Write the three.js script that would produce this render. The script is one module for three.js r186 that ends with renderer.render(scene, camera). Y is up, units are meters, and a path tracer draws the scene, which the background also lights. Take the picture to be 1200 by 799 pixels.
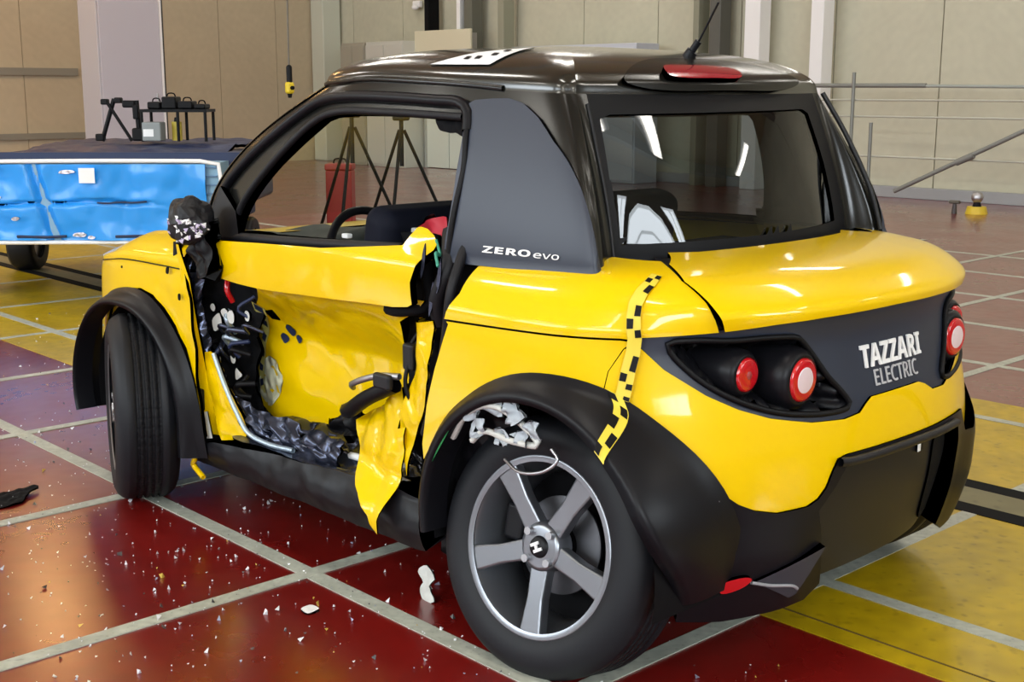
import * as THREE from 'three';
import { RoundedBoxGeometry } from 'three/addons/geometries/RoundedBoxGeometry.js';
import { TextGeometry } from 'three/addons/geometries/TextGeometry.js';
import { FontLoader } from 'three/addons/loaders/FontLoader.js';
import { RectAreaLightUniformsLib } from 'three/addons/lights/RectAreaLightUniformsLib.js';
import { mergeGeometries } from 'three/addons/utils/BufferGeometryUtils.js';
import { createNoise2D, createNoise3D } from 'simplex-noise';

// ================= camera, light, exposure =================
const scene = new THREE.Scene();
const renderer = new THREE.WebGLRenderer({ antialias: true });
renderer.toneMapping = THREE.LinearToneMapping;
renderer.toneMappingExposure = 0.9;
renderer.shadowMap.enabled = true;
RectAreaLightUniformsLib.init();
const camera = new THREE.PerspectiveCamera(30.06, 1200 / 799, 0.05, 80);
{
  const yaw = 42.856 * Math.PI / 180, pitch = -11.174 * Math.PI / 180;
  camera.position.set(0, 1.324, 0);
  camera.lookAt(Math.cos(yaw) * Math.cos(pitch), 1.324 + Math.sin(pitch), Math.sin(yaw) * Math.cos(pitch));
}
scene.background = new THREE.Color(0.55, 0.66, 0.8);
const ROOM = { x0: -7, x1: 20.8, z0: -9, z1: 14.5, h: 6.5 };
const LAMP = 22, LAMP_GLOW = 9, DAY = 5, DAY_GLOW = 5;   // ceiling tubes; daylight windows

// ================= helpers =================
function rng(seed) { return () => { seed = (seed + 0x6d2b79f5) | 0; let t = Math.imul(seed ^ (seed >>> 15), 1 | seed); t = (t + Math.imul(t ^ (t >>> 7), 61 | t)) ^ t; return ((t ^ (t >>> 14)) >>> 0) / 4294967296; }; }
const R1 = rng(11), noise2 = createNoise2D(rng(5)), noise3 = createNoise3D(rng(9));
const used = {};
function numbered(name) { const n = used[name] = (used[name] ?? -1) + 1; return n ? name + '_' + String(n).padStart(3, '0') : name; }
const V = (x, y, z) => new THREE.Vector3(x, y, z);
function mesh(name, geo, mat, parent, label) {
  const m = new THREE.Mesh(Array.isArray(geo) ? join(geo) : geo, mat); m.castShadow = m.receiveShadow = true;
  m.name = parent ? name : numbered(name);
  if (parent) { const k = parent.children.filter((c) => c.name === name || c.name.startsWith(name + '_0')).length; if (k) m.name = name + '_' + String(k).padStart(3, '0'); }
  (parent ?? scene).add(m); if (label) m.userData.label = label; return m;
}
function each(name, geos, mat, parent) { return geos.map((g) => mesh(name, g, mat, parent)); }
function join(list) { return mergeGeometries(list.map((g) => { const h = g.index ? g.toNonIndexed() : g; for (const k of Object.keys(h.attributes)) if (!['position', 'normal', 'uv'].includes(k)) h.deleteAttribute(k); if (!h.attributes.uv) h.setAttribute('uv', new THREE.Float32BufferAttribute(new Float32Array(h.attributes.position.count * 2), 2)); return h; })); }
function tag(o, label, category, group) { o.userData.label = label; o.userData.category = category; if (group) o.userData.group = group; return o; }
function thing(name, label, category, pos = [0, 0, 0], turn = 0, group) { const o = new THREE.Group(); o.name = numbered(name); o.position.set(...pos); o.rotation.y = turn; scene.add(o); return tag(o, label, category, group); }
function group(name, parent) { const o = new THREE.Group(); const k = parent.children.filter((c) => c.name === name || c.name.startsWith(name + '_0')).length; o.name = k ? name + '_' + String(k).padStart(3, '0') : name; parent.add(o); return o; }
function struct(name, geo, mat, parent) { const m = mesh(name, geo, mat, parent); if (!parent) m.userData.kind = 'structure'; return m; }
const box = (w, h, d, x = 0, y = 0, z = 0, r = 0) => (r ? new RoundedBoxGeometry(w, h, d, 2, r) : new THREE.BoxGeometry(w, h, d)).translate(x, y, z);
function bar(a, b, r, seg = 8) {                         // round bar between two points
  const A = V(...a), B = V(...b), d = B.clone().sub(A), g = new THREE.CylinderGeometry(r, r, d.length(), seg);
  return g.applyQuaternion(new THREE.Quaternion().setFromUnitVectors(V(0, 1, 0), d.clone().normalize())).translate(...A.add(B).multiplyScalar(0.5).toArray());
}
const tube = (pts, r, n = 24, seg = 8, closed = false) => new THREE.TubeGeometry(new THREE.CatmullRomCurve3(pts.map((p) => V(...p)), closed, 'centripetal'), n, r, seg, closed);
function std(color, roughness = 0.6, metalness = 0, extra = {}) { return new THREE.MeshStandardMaterial({ color: Array.isArray(color) ? new THREE.Color().setRGB(...color) : color, roughness, metalness, side: THREE.DoubleSide, ...extra }); }
function phys(color, roughness, extra = {}) { return new THREE.MeshPhysicalMaterial({ color: Array.isArray(color) ? new THREE.Color().setRGB(...color) : color, roughness, side: THREE.DoubleSide, ...extra }); }
function tex(w, h, fn, srgb = true, rx = 1, ry = 1) {    // computed, repeating texture; fn(u, v) -> [r, g, b] or grey, 0..1
  const d = new Uint8Array(w * h * 4);
  for (let j = 0; j < h; j++) for (let i = 0; i < w; i++) { const c = fn(i / w, j / h), o = (j * w + i) * 4; for (let k = 0; k < 3; k++) d[o + k] = 255 * Math.min(1, Math.max(0, c.length ? c[k] : c)); d[o + 3] = 255; }
  const t = new THREE.DataTexture(d, w, h); t.wrapS = t.wrapT = THREE.RepeatWrapping; t.magFilter = THREE.LinearFilter; t.minFilter = THREE.LinearFilter; t.repeat.set(rx, ry); if (srgb) t.colorSpace = THREE.SRGBColorSpace; t.needsUpdate = true; return t;
}
function tileNoise(u, v, f) {                            // periodic noise on the unit square
  const a = u * 2 * Math.PI, b = v * 2 * Math.PI, r = f / (2 * Math.PI);
  return 0.5 * noise3(Math.cos(a) * r + Math.cos(b) * r * 0.7, Math.sin(a) * r + 7, Math.sin(b) * r) + 0.5 * noise3(Math.cos(b) * r + 3, Math.sin(b) * r + Math.cos(a) * r * 0.7, Math.sin(a) * r + 2);
}

// ---- body surfaces of the car, in plan coordinates: x along the car (rear low, front high), y up, z across (left negative)
const lerp = (a, b, t) => a + (b - a) * t, clamp = (x, a, b) => Math.min(b, Math.max(a, x));
const smooth = (a, b, x) => { const t = clamp((x - a) / (b - a), 0, 1); return t * t * (3 - 2 * t); };
function table(rows) {                                   // monotone-ish cubic through rows [x, v1, v2 ...]
  return (x) => {
    const n = rows.length; let i = 0;
    while (i < n - 2 && x > rows[i + 1][0]) i++;
    const a = rows[Math.max(0, i - 1)], b = rows[i], c = rows[i + 1], d = rows[Math.min(n - 1, i + 2)], h = c[0] - b[0], t = clamp((x - b[0]) / h, -0.4, 1.4);
    return b.slice(1).map((v, k) => {
      k++; const m0 = i > 0 ? (c[k] - a[k]) / (c[0] - a[0]) : (c[k] - b[k]) / h, m1 = i < n - 2 ? (d[k] - b[k]) / (d[0] - b[0]) : (c[k] - b[k]) / h;
      if (t < 0) return b[k] + m0 * t * h; if (t > 1) return c[k] + m1 * (t - 1) * h;
      const t2 = t * t, t3 = t2 * t;
      return (2 * t3 - 3 * t2 + 1) * b[k] + (t3 - 2 * t2 + t) * h * m0 + (3 * t2 - 2 * t3) * c[k] + (t3 - t2) * h * m1;
    });
  };
}
function arcTable(pts) {                                 // a plan curve from rear centre to front centre, by length
  const rows = []; let s = 0;
  pts.forEach((p, i) => { if (i) s += Math.hypot(p[0] - pts[i - 1][0], p[1] - pts[i - 1][1]); rows.push([s, ...p]); });
  const f = table([[-rows[1][0], pts[1][0], -pts[1][1]], ...rows, [2 * s - rows[rows.length - 2][0], pts[pts.length - 2][0], -pts[pts.length - 2][1]]]);
  f.end = s; return f;
}
const plan = arcTable([[1.495, 0], [1.505, 0.2], [1.54, 0.37], [1.615, 0.545], [1.73, 0.66], [1.91, 0.725], [2.15, 0.745], [2.5, 0.745], [2.9, 0.745], [3.4, 0.745], [3.8, 0.735], [4.08, 0.715], [4.3, 0.635], [4.455, 0.45], [4.52, 0.2], [4.53, 0]]);
const skin = table([[0.1, 0.1, 0.05, 0.1], [0.2, 0.2, 0.02, 0.055], [0.3, 0.3, 0.006, 0.025], [0.42, 0.42, 0, 0], [0.52, 0.52, 0, 0], [0.62, 0.62, 0, 0.015], [0.7, 0.7, 0.004, 0.035], [0.78, 0.78, 0.01, 0.05],
  [0.84, 0.835, 0.022, 0.045], [0.9, 0.876, 0.048, 0.055], [0.96, 0.91, 0.09, 0.1], [1.02, 0.93, 0.14, 0.16], [1.12, 0.945, 0.24, 0.26], [1.24, 0.955, 0.36, 0.38]]);
const beltDrop = table([[1.4, 1], [2.6, 1], [3.34, 0.86], [3.7, 0.78], [3.95, 0.7], [4.2, 0.45], [4.46, 0.3]]);
function wrap(s, v, out = 0) {                           // lower body: s along the plan curve (left positive), v up the section, out = offset outwards
  const q = Math.abs(s), [x0, z0] = plan(q), [y0, dSide, dRear] = skin(v);
  const w = 1 - smooth(0.55, 0.95, q), d = lerp(dSide, dRear, w) - out;
  const cx = clamp(x0, 2.05, 3.95), cz = clamp(z0, -0.3, 0.3), L = Math.hypot(x0 - cx, z0 - cz) || 1;
  const x = x0 + (cx - x0) / L * d, z = z0 + (cz - z0) / L * d;
  const y = v > 0.7 ? 0.7 + (y0 - 0.7) * beltDrop(x0)[0] : y0;
  return [x, y, s < 0 ? z : -z];
}
const G0 = [[1.885, 0], [1.905, 0.25], [1.965, 0.475], [1.925, 0.562], [1.965, 0.602], [2.3, 0.64], [2.8, 0.65], [3.25, 0.645], [3.52, 0.62], [3.64, 0.57], [3.84, 0.35], [3.92, 0]];
const G1 = [[2.03, 0], [2.045, 0.23], [2.08, 0.455], [2.09, 0.492], [2.15, 0.525], [2.42, 0.55], [2.68, 0.55], [2.9, 0.54], [3.03, 0.515], [3.09, 0.465], [3.17, 0.27], [3.2, 0]];
const glass0 = table([[-1, ...[G0[1][0], -G0[1][1]], ...[G1[1][0], -G1[1][1]]], ...G0.map((p, i) => [i, ...p, ...G1[i]]), [12, G0[10][0], -G0[10][1], G1[10][0], -G1[10][1]]]);
const roofRim = table([[2, 1.312], [2.4, 1.33], [2.8, 1.345], [3.05, 1.335], [3.2, 1.34]]), beltRim = table([[1.85, 0.94], [2.4, 0.935], [2.8, 0.92], [3.3, 0.895], [3.6, 0.88], [3.95, 0.88]]);
function upper(i, v, out = 0) {                          // greenhouse: i runs over the twelve stations of G0 / G1 (left positive), v from belt 0 to roof rim 1
  const q = Math.abs(i), [bx, bz, rx, rz] = glass0(q), p = lerp(1.35, 1.95, smooth(4, 8.5, q)), g = v <= 0 ? v : Math.pow(v, p);
  let x = lerp(bx, rx, g), z = lerp(bz, rz, g);
  const cx = clamp(x, 2.3, 2.9), cz = clamp(z, -0.3, 0.3), L = Math.hypot(x - cx, z - cz) || 1;
  x += (x - cx) / L * out; z += (z - cz) / L * out;
  return [x, lerp(beltRim(bx)[0], roofRim(rx)[0], v), i < 0 ? z : -z];
}
const crown = table([[0, 1.0, 0], [0.25, 0.985, 0.028], [0.5, 0.93, 0.052], [0.75, 0.82, 0.075], [1, 0.66, 0.09], [1.5, 0.3, 0.103], [2, 0, 0.107]]);
function roofTop(i, k, out = 0) {                        // roof: station i, k = 0 at the rim, 2 at the middle
  const q = Math.abs(i), [, , rx, rz] = glass0(q), [f, h] = crown(k);
  return [2.62 + (rx - 2.62) * f, lerp(roofRim(rx)[0], 1.337, smooth(0, 1.7, k)) + h + out, (i < 0 ? rz : -rz) * f];
}

// ---- sheet panels: an outline in the parameters of a surface, cut into a fine grid, given thickness
function clipCell(poly, x0, y0, x1, y1) {
  let p = poly;
  for (const [ax, lim, sg] of [[0, x0, 1], [0, x1, -1], [1, y0, 1], [1, y1, -1]]) {
    const q = []; const n = p.length;
    for (let i = 0; i < n; i++) {
      const a = p[i], b = p[(i + 1) % n], da = (a[ax] - lim) * sg, db = (b[ax] - lim) * sg;
      if (da >= 0) q.push(a);
      if (da * db < 0) { const t = da / (da - db); q.push([a[0] + (b[0] - a[0]) * t, a[1] + (b[1] - a[1]) * t]); }
    }
    p = q; if (!p.length) return p;
  }
  return p;
}
function keyhole(outer, hole) {                          // joins a hole to its outline by a slit
  const area = (p) => p.reduce((s, a, i) => { const b = p[(i + 1) % p.length]; return s + a[0] * b[1] - a[1] * b[0]; }, 0);
  let h = hole.slice(); if (area(h) * area(outer) > 0) h.reverse();
  let best = [1e9]; outer.forEach((a, i) => h.forEach((b, j) => { const d = Math.hypot(a[0] - b[0], a[1] - b[1]); if (d < best[0]) best = [d, i, j]; }));
  const [, i, j] = best;
  return [...outer.slice(0, i + 1), ...h.slice(j), ...h.slice(0, j + 1), ...outer.slice(i)];
}
function spline(pts, n = 48, closed = true) {            // smooth outline through points
  return new THREE.CatmullRomCurve3(pts.map((p) => V(p[0], p[1], 0)), closed, 'centripetal').getPoints(n).slice(0, closed ? -1 : undefined).map((p) => [p.x, p.y]);
}
function patch(poly, map, { cell = [0.03, 0.03], t = 0.006, sgn = -1, holes = [], eps = 0.002 } = {}) {
  let full = poly; for (const h of holes) full = keyhole(full, h);
  const xs = poly.map((p) => p[0]), ys = poly.map((p) => p[1]), X0 = Math.min(...xs), X1 = Math.max(...xs), Y0 = Math.min(...ys), Y1 = Math.max(...ys);
  const nx = Math.max(1, Math.ceil((X1 - X0) / cell[0])), ny = Math.max(1, Math.ceil((Y1 - Y0) / cell[1])), pos = [], nor = [], uv = [];
  const cache = new Map();
  const at = (p) => {
    const key = p[0].toFixed(5) + ',' + p[1].toFixed(5); let r = cache.get(key);
    if (!r) {
      const P = V(...map(p[0], p[1])), A = V(...map(p[0] + eps, p[1])).sub(V(...map(p[0] - eps, p[1]))), B = V(...map(p[0], p[1] + eps)).sub(V(...map(p[0], p[1] - eps)));
      const N = A.cross(B).normalize().multiplyScalar(sgn); r = [P, N, P.clone().addScaledVector(N, -t)]; cache.set(key, r);
    }
    return r;
  };
  const push = (P, N, p) => { pos.push(P.x, P.y, P.z); nor.push(N.x, N.y, N.z); uv.push(p[0], p[1]); };
  const tri = (a, b, c) => {
    let q = [a, b, c].map(at); const g = q[1][0].clone().sub(q[0][0]).cross(q[2][0].clone().sub(q[0][0]));
    let ps = [a, b, c]; if (g.dot(q[0][1]) < 0) { q = [q[0], q[2], q[1]]; ps = [a, c, b]; }
    q.forEach((r, i) => push(r[0], r[1], ps[i]));
    if (t) [0, 2, 1].forEach((i) => push(q[i][2], q[i][1].clone().negate(), ps[i]));
  };
  for (let i = 0; i < nx; i++) for (let j = 0; j < ny; j++) {
    const a0 = lerp(X0, X1, i / nx), a1 = lerp(X0, X1, (i + 1) / nx), b0 = lerp(Y0, Y1, j / ny), b1 = lerp(Y0, Y1, (j + 1) / ny);
    const c = clipCell(full, a0, b0, a1, b1); if (c.length < 3) continue;
    const area = Math.abs(c.reduce((s, a, k) => { const b = c[(k + 1) % c.length]; return s + a[0] * b[1] - a[1] * b[0]; }, 0)) / 2, cellA = (a1 - a0) * (b1 - b0);
    if (area < 1e-9) continue;
    if (Math.abs(area - cellA) < cellA * 1e-4) { tri([a0, b0], [a1, b0], [a1, b1]); tri([a0, b0], [a1, b1], [a0, b1]); continue; }
    const clean = c.filter((p, k) => { const q = c[(k + 1) % c.length]; return Math.hypot(p[0] - q[0], p[1] - q[1]) > 1e-7; });
    if (clean.length < 3) continue;
    for (const f of THREE.ShapeUtils.triangulateShape(clean.map((p) => new THREE.Vector2(...p)), [])) tri(...f.map((k) => clean[k]));
  }
  if (t) for (const loop of [poly, ...holes]) for (let i = 0; i < loop.length; i++) {
    const a = loop[i], b = loop[(i + 1) % loop.length], n = Math.max(1, Math.ceil(Math.max(Math.abs(b[0] - a[0]) / cell[0], Math.abs(b[1] - a[1]) / cell[1])));
    for (let k = 0; k < n; k++) {
      const p = [lerp(a[0], b[0], k / n), lerp(a[1], b[1], k / n)], q = [lerp(a[0], b[0], (k + 1) / n), lerp(a[1], b[1], (k + 1) / n)], [P, , P2] = at(p), [Q, , Q2] = at(q);
      const N = Q.clone().sub(P).cross(P2.clone().sub(P)).normalize(); if (!N.lengthSq()) continue;
      for (const [w, uvp] of [[P, p], [P2, p], [Q, q], [Q, q], [P2, p], [Q2, q]]) push(w, N, uvp);
    }
  }
  const g = new THREE.BufferGeometry();
  g.setAttribute('position', new THREE.Float32BufferAttribute(pos, 3)); g.setAttribute('normal', new THREE.Float32BufferAttribute(nor, 3)); g.setAttribute('uv', new THREE.Float32BufferAttribute(uv, 2));
  return g;
}
const mirrorZ = (g) => { const h = g.clone(); h.scale(1, 1, -1); const p = h.attributes.position, n = h.attributes.normal, u = h.attributes.uv; for (let i = 0; i < p.count; i += 3) for (const A of [p, n, u]) { const s = A.itemSize; for (let k = 0; k < s; k++) { const t = A.array[(i + 1) * s + k]; A.array[(i + 1) * s + k] = A.array[(i + 2) * s + k]; A.array[(i + 2) * s + k] = t; } } return h; };
const font = await new FontLoader().loadAsync('fonts/droid/droid_sans_bold.typeface.json');
const fontThin = await new FontLoader().loadAsync('fonts/droid/droid_sans_regular.typeface.json');
function lettering(text, size, map, { f = font, depth = 0.0015, slant = 0, stretch = 1 } = {}) {   // raised letters bent onto a surface: map(x, y, out)
  const g = new TextGeometry(text, { font: f, size, depth, curveSegments: 3, bevelEnabled: false });
  const p = g.attributes.position; g.computeBoundingBox(); const w = g.boundingBox.max.x;
  for (let i = 0; i < p.count; i++) p.setXYZ(i, ...map((p.getX(i) + slant * p.getY(i)) * stretch, p.getY(i), p.getZ(i), w * stretch));
  g.computeVertexNormals(); return g;
}

// ================= materials =================
const M = {
  yellow: phys([0.86, 0.56, 0.0], 0.32, { specularIntensity: 0.25, clearcoat: 0.75, clearcoatRoughness: 0.06 }),
  satin: phys([0.02, 0.026, 0.044], 0.4, { specularIntensity: 1 }),
  plastic: phys([0.006, 0.006, 0.008], 0.38, { specularIntensity: 0.42 }), dark: phys([0.004, 0.004, 0.005], 0.8, { specularIntensity: 0.3 }), trim: phys([0.012, 0.012, 0.014], 0.42, { specularIntensity: 0.6 }),
  gloss: phys([0.006, 0.006, 0.005], 0.22),
  rubber: phys([0.008, 0.008, 0.01], 0.55, { specularIntensity: 0.6 }), alloy: std([0.29, 0.305, 0.335], 0.3, 0.85), steel: std([0.5, 0.5, 0.52], 0.35, 0.9),
  glass: phys([0.86, 0.92, 0.88], 0.02, { transmission: 1, thickness: 0, ior: 1.12 }), tint: phys([0.16, 0.19, 0.185], 0.015, { transmission: 1, thickness: 0, ior: 1.5 }),
  red: phys([0.55, 0.006, 0.012], 0.15, { clearcoat: 1 }), white: std([0.88, 0.88, 0.88], 0.5), offwhite: std([0.6, 0.6, 0.56], 0.5), black: phys([0.004, 0.004, 0.005], 0.5, { specularIntensity: 0.4 }),
  crumple: std([0.07, 0.08, 0.12], 0.26, 0.8), roof: phys([0.008, 0.008, 0.006], 0.2, { clearcoat: 1, clearcoatRoughness: 0.14 }), palmetal: std([0.45, 0.55, 0.65], 0.35, 0.6), paintedGrey: std([0.4, 0.42, 0.4], 0.5), navy: std([0.012, 0.022, 0.07], 0.5), blue: phys([0.015, 0.30, 0.83], 0.35, { clearcoat: 0.4, clearcoatRoughness: 0.2 }),
};
const floorNoise = tex(512, 512, (u, v) => { const n = tileNoise(u, v, 9), m = tileNoise(u + 0.3, v, 40), k = tileNoise(v, u + 0.6, 4); const g = 0.86 + 0.05 * n + 0.04 * m + 0.06 * k; return [g, g, g]; });
const floorRough = tex(512, 512, (u, v) => 0.72 + 0.12 * tileNoise(u, v, 6) + 0.08 * tileNoise(v + 0.2, u, 50), false);
const grime = tex(512, 512, (u, v) => { const n = tileNoise(u, v, 7), m = tileNoise(u + 0.4, v + 0.1, 32), k = tileNoise(v + 0.7, u, 70); const g = 0.88 + 0.07 * n + 0.07 * m - 0.3 * Math.max(0, k - 0.35); return [g, g, g * 0.95]; });
const wallTex = tex(256, 256, (u, v) => 0.95 + 0.02 * tileNoise(u, v, 5) + 0.02 * tileNoise(u, v, 30));
M.redFloor = phys([0.24, 0.008, 0.006], 0.42, { map: floorNoise, roughnessMap: floorRough, clearcoat: 0.7, clearcoatRoughness: 0.2 });
M.yellowFloor = phys([0.62, 0.42, 0.006], 0.5, { map: grime, roughnessMap: floorRough });
M.line = std([0.56, 0.58, 0.55], 0.5, 0, { map: grime });
M.wallWarm = std([0.60, 0.50, 0.34], 0.75, 0, { map: wallTex }); M.wallCool = std([0.62, 0.60, 0.46], 0.7, 0, { map: wallTex });
M.ceiling = std([0.6, 0.54, 0.38], 0.8); M.wallGrey = std([0.42, 0.42, 0.38], 0.7, 0, { map: wallTex });
function planeUV(g, s = 0.25) { const p = g.attributes.position, n = g.attributes.normal, u = g.attributes.uv; for (let i = 0; i < p.count; i++) { const ax = Math.abs(n.getX(i)), ay = Math.abs(n.getY(i)); const [a, b] = ay > 0.7 ? [p.getX(i), p.getZ(i)] : ax > 0.7 ? [p.getZ(i), p.getY(i)] : [p.getX(i), p.getY(i)]; u.setXY(i, a * s, b * s); } return g; }

// ================= the hall =================
const { x0, x1, z0, z1, h } = ROOM, cx = (x0 + x1) / 2, cz = (z0 + z1) / 2, LX = x1 - x0, LZ = z1 - z0;
const floor = struct('floor', planeUV(box(LX + 0.6, 0.2, LZ + 0.6, cx, -0.1, cz)), M.redFloor);
struct('painted_lane', planeUV(box(LX, 0.003, 2.6, cx, 0.0005, 3.855), 0.4), M.yellowFloor, floor);
for (let k = 0; k < 9; k++) struct('painted_line', planeUV(box(13, 0.003, 0.052, 5.0, k === 0 || k > 3 ? 0.0012 : 0.0025, 1.866 + k - (k > 4 ? 0.0 : 0)), 1), M.line, floor);
for (let k = 0; k < 9; k++) struct('painted_line', planeUV(box(0.05, 0.003, 11, 1.841 + k, 0.0019, 5.0), 1), M.line, floor);
// winch track let into the lane: two slots with a steel strip between
for (const z of [3.74, 3.985]) struct('track_slot', box(LX, 0.004, 0.085, cx, 0.0022, z), M.dark, floor);
struct('track_strip', planeUV(box(LX, 0.004, 0.16, cx, 0.0024, 3.862)), std([0.28, 0.25, 0.14], 0.45, 0.4, { map: grime }), floor);

struct('floor_joint', box(5, 0.003, 0.004, 1.5, 0.0026, 2.63), std([0.1, 0.06, 0.01], 0.7), floor);

// ceiling with ribs, and lamps hung under it
const ceiling = struct('ceiling', box(LX + 0.6, 0.2, LZ + 0.6, cx, h + 0.1, cz), M.ceiling);
for (let k = 0; k < 7; k++) struct('ceiling_beam', box(0.22, 0.4, LZ, x0 + 2 + k * 4, h - 0.2, cz), std([0.34, 0.35, 0.34], 0.6), ceiling);

// far right wall (runs along the lane) made of sandwich panels
const wr = struct('wall_right', box(LX + 0.6, h, 0.2, cx, h / 2, z1 + 0.16), M.wallCool);
for (let k = 0; k * 1.5 < LX - 0.2; k++) struct('wall_panel', planeUV(box(1.485, h, 0.06, x0 + 0.75 + k * 1.5, h / 2, z1 + 0.03)), M.wallCool, wr);
const wf = struct('wall_front', box(0.2, h, LZ + 0.6, x1 + 0.16, h / 2, cz), M.wallWarm);
for (let k = 0; k * 1.2 < LZ - 0.2; k++) struct('wall_panel', planeUV(box(0.06, h, 1.19, x1 + 0.03, h / 2, z1 - 0.6 - k * 1.2)), M.wallWarm, wf);
for (const [hh, y, z] of [[0.12, 1.62, 4.9], [0.1, 0.58, 5.2]]) struct('wall_rail', box(0.05, hh, 9, x1 - 0.03, y, z), std([0.26, 0.24, 0.19], 0.6), wf);
// walls behind the camera, with daylight windows
function windowWall(name, along, at, w0, w1, spans, yA, yB, inward) {
  const P = (a, b, y0, y1) => along === 'x' ? box(b - a, y1 - y0, 0.25, (a + b) / 2, (y0 + y1) / 2, at) : box(0.25, y1 - y0, b - a, at, (y0 + y1) / 2, (a + b) / 2);
  const g = [P(w0, w1, 0, yA), P(w0, w1, yB, h)]; let c = w0;
  for (const [a, b] of spans) { g.push(P(c, a, yA, yB)); c = b; } g.push(P(c, w1, yA, yB));
  struct(name, g, M.wallGrey);
  for (const [a, b] of spans) {
    const wn = new THREE.Group(); wn.name = 'window_' + (++windows); wn.userData.kind = 'structure'; scene.add(wn);
    const Q = (c0, c1, d0, d1, t) => along === 'x' ? box(c1 - c0, d1 - d0, t, (c0 + c1) / 2, (d0 + d1) / 2, at) : box(t, d1 - d0, c1 - c0, at, (d0 + d1) / 2, (c0 + c1) / 2);
    mesh('pane', Q(a, b, yA, yB, 0.03), along === 'x' ? M.pane : M.paneBack, wn);
    const n = Math.max(2, Math.round((b - a) / 1.2)), fr = [Q(a, b, yA, yA + 0.07, 0.12), Q(a, b, yB - 0.07, yB, 0.12)];
    for (let k = 0; k <= n; k++) { const q = lerp(a + 0.035, b - 0.035, k / n); fr.push(Q(q - 0.035, q + 0.035, yA, yB, 0.12)); }
    mesh('window_frame', fr, M.paintedGrey, wn);
    const L = new THREE.RectAreaLight(new THREE.Color(0.86, 0.94, 1.0), along === 'x' ? DAY : DAY * 2, b - a, yB - yA);
    const m = (a + b) / 2, y = (yA + yB) / 2;
    if (along === 'x') { L.position.set(m, y, at + inward * 0.14); L.lookAt(m, y, at + inward * 5); } else { L.position.set(at + inward * 0.14, y, m); L.lookAt(at + inward * 5, y, m); }
    scene.add(L);
  }
}
let windows = 0;
M.paneBack = new THREE.MeshStandardMaterial({ color: 0x222222, emissive: new THREE.Color(0.86, 0.94, 1.0), emissiveIntensity: DAY_GLOW * 2, roughness: 0.3 });
M.pane = new THREE.MeshStandardMaterial({ color: 0x222222, emissive: new THREE.Color(0.86, 0.94, 1.0), emissiveIntensity: DAY_GLOW, roughness: 0.3 });
windowWall('wall_left', 'x', z0 - 0.1, x0 - 0.2, x1 + 0.2, [[-3, 3], [4.5, 11], [12.5, 19]], 2.6, 6.0, 1);
windowWall('wall_back', 'z', x0 - 0.1, z0 - 0.2, z1 + 0.2, [[-6.5, -1.5], [4.1, 5.45], [5.85, 6.6]], 2.7, 5.2, 1);

// tube lamps under the ceiling
M.lampGlow = new THREE.MeshStandardMaterial({ color: 0x333333, emissive: new THREE.Color(1, 0.96, 0.88), emissiveIntensity: LAMP_GLOW, roughness: 0.4 });
const lampSpots = [];
for (const X of [-3.5, 1.5, 6.5, 11.5, 16.5]) for (const Z of [-4.5, 1.2, 6.6, 11.8]) lampSpots.push([X, Z]);
M.lampWarm = new THREE.MeshStandardMaterial({ color: 0x333333, emissive: new THREE.Color(1, 0.56, 0.2), emissiveIntensity: LAMP_GLOW * 1.6, roughness: 0.4 });
lampSpots.forEach(([X, Z], k) => {
  const warm = X > 16 && Z > -1 && Z < 8;
  const o = thing('ceiling_lamp', warm ? 'long orange-toned lamp hung under the cream hall ceiling near the warm wall' : 'long white tube lamp hung under the cream hall ceiling', 'lamp', [X, h - 0.62, Z], 0, warm ? 'orange lamps near the warm wall' : 'white tube lamps under the hall ceiling');
  mesh('housing', box(1.9, 0.08, 0.4, 0, 0.06, 0, 0.02), M.white, o); mesh('diffuser', box(1.84, 0.03, 0.34, 0, 0.005, 0), warm ? M.lampWarm : M.lampGlow, o);
  each('hanger', [bar([-0.7, 0.1, 0], [-0.7, 0.6, 0], 0.008), bar([0.7, 0.1, 0], [0.7, 0.6, 0], 0.008)], M.steel, o);
  const L = new THREE.RectAreaLight(warm ? new THREE.Color(1, 0.56, 0.2) : new THREE.Color(1, 0.95, 0.86), LAMP * (warm ? 1.6 : 1), 1.84, 0.34); L.position.set(X, h - 0.66, Z); L.lookAt(X, 0, Z); scene.add(L);
});

// ================= the car =================
const car = thing('car', 'small yellow two-seat electric car with black roof and a side torn open by a crash', 'car', [2.95, 0, 2.62]);
const shift = (g) => g.translate(-2.95, 0, 0);
const add = (name, geo, mat, parent = car, label) => mesh(name, shift(Array.isArray(geo) ? join(geo) : geo), mat, parent, label);
const Wr = (out = 0) => (s, v) => wrap(s, v, typeof out === 'function' ? out(s, v) : out);
const Up = (out = 0) => (i, v) => (i > 11 ? upper(-(22 - i), v, out) : upper(i, v, out));
const UC = [0.12, 0.06];
const rectP = (a0, b0, a1, b1) => [[a0, b0], [a1, b0], [a1, b1], [a0, b1]];
const wob = (x, y, f, a, s = 0) => a * (noise3(x * f, y * f, s) + 0.45 * noise3(x * f * 2.3, y * f * 2.3, s + 4));

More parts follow.
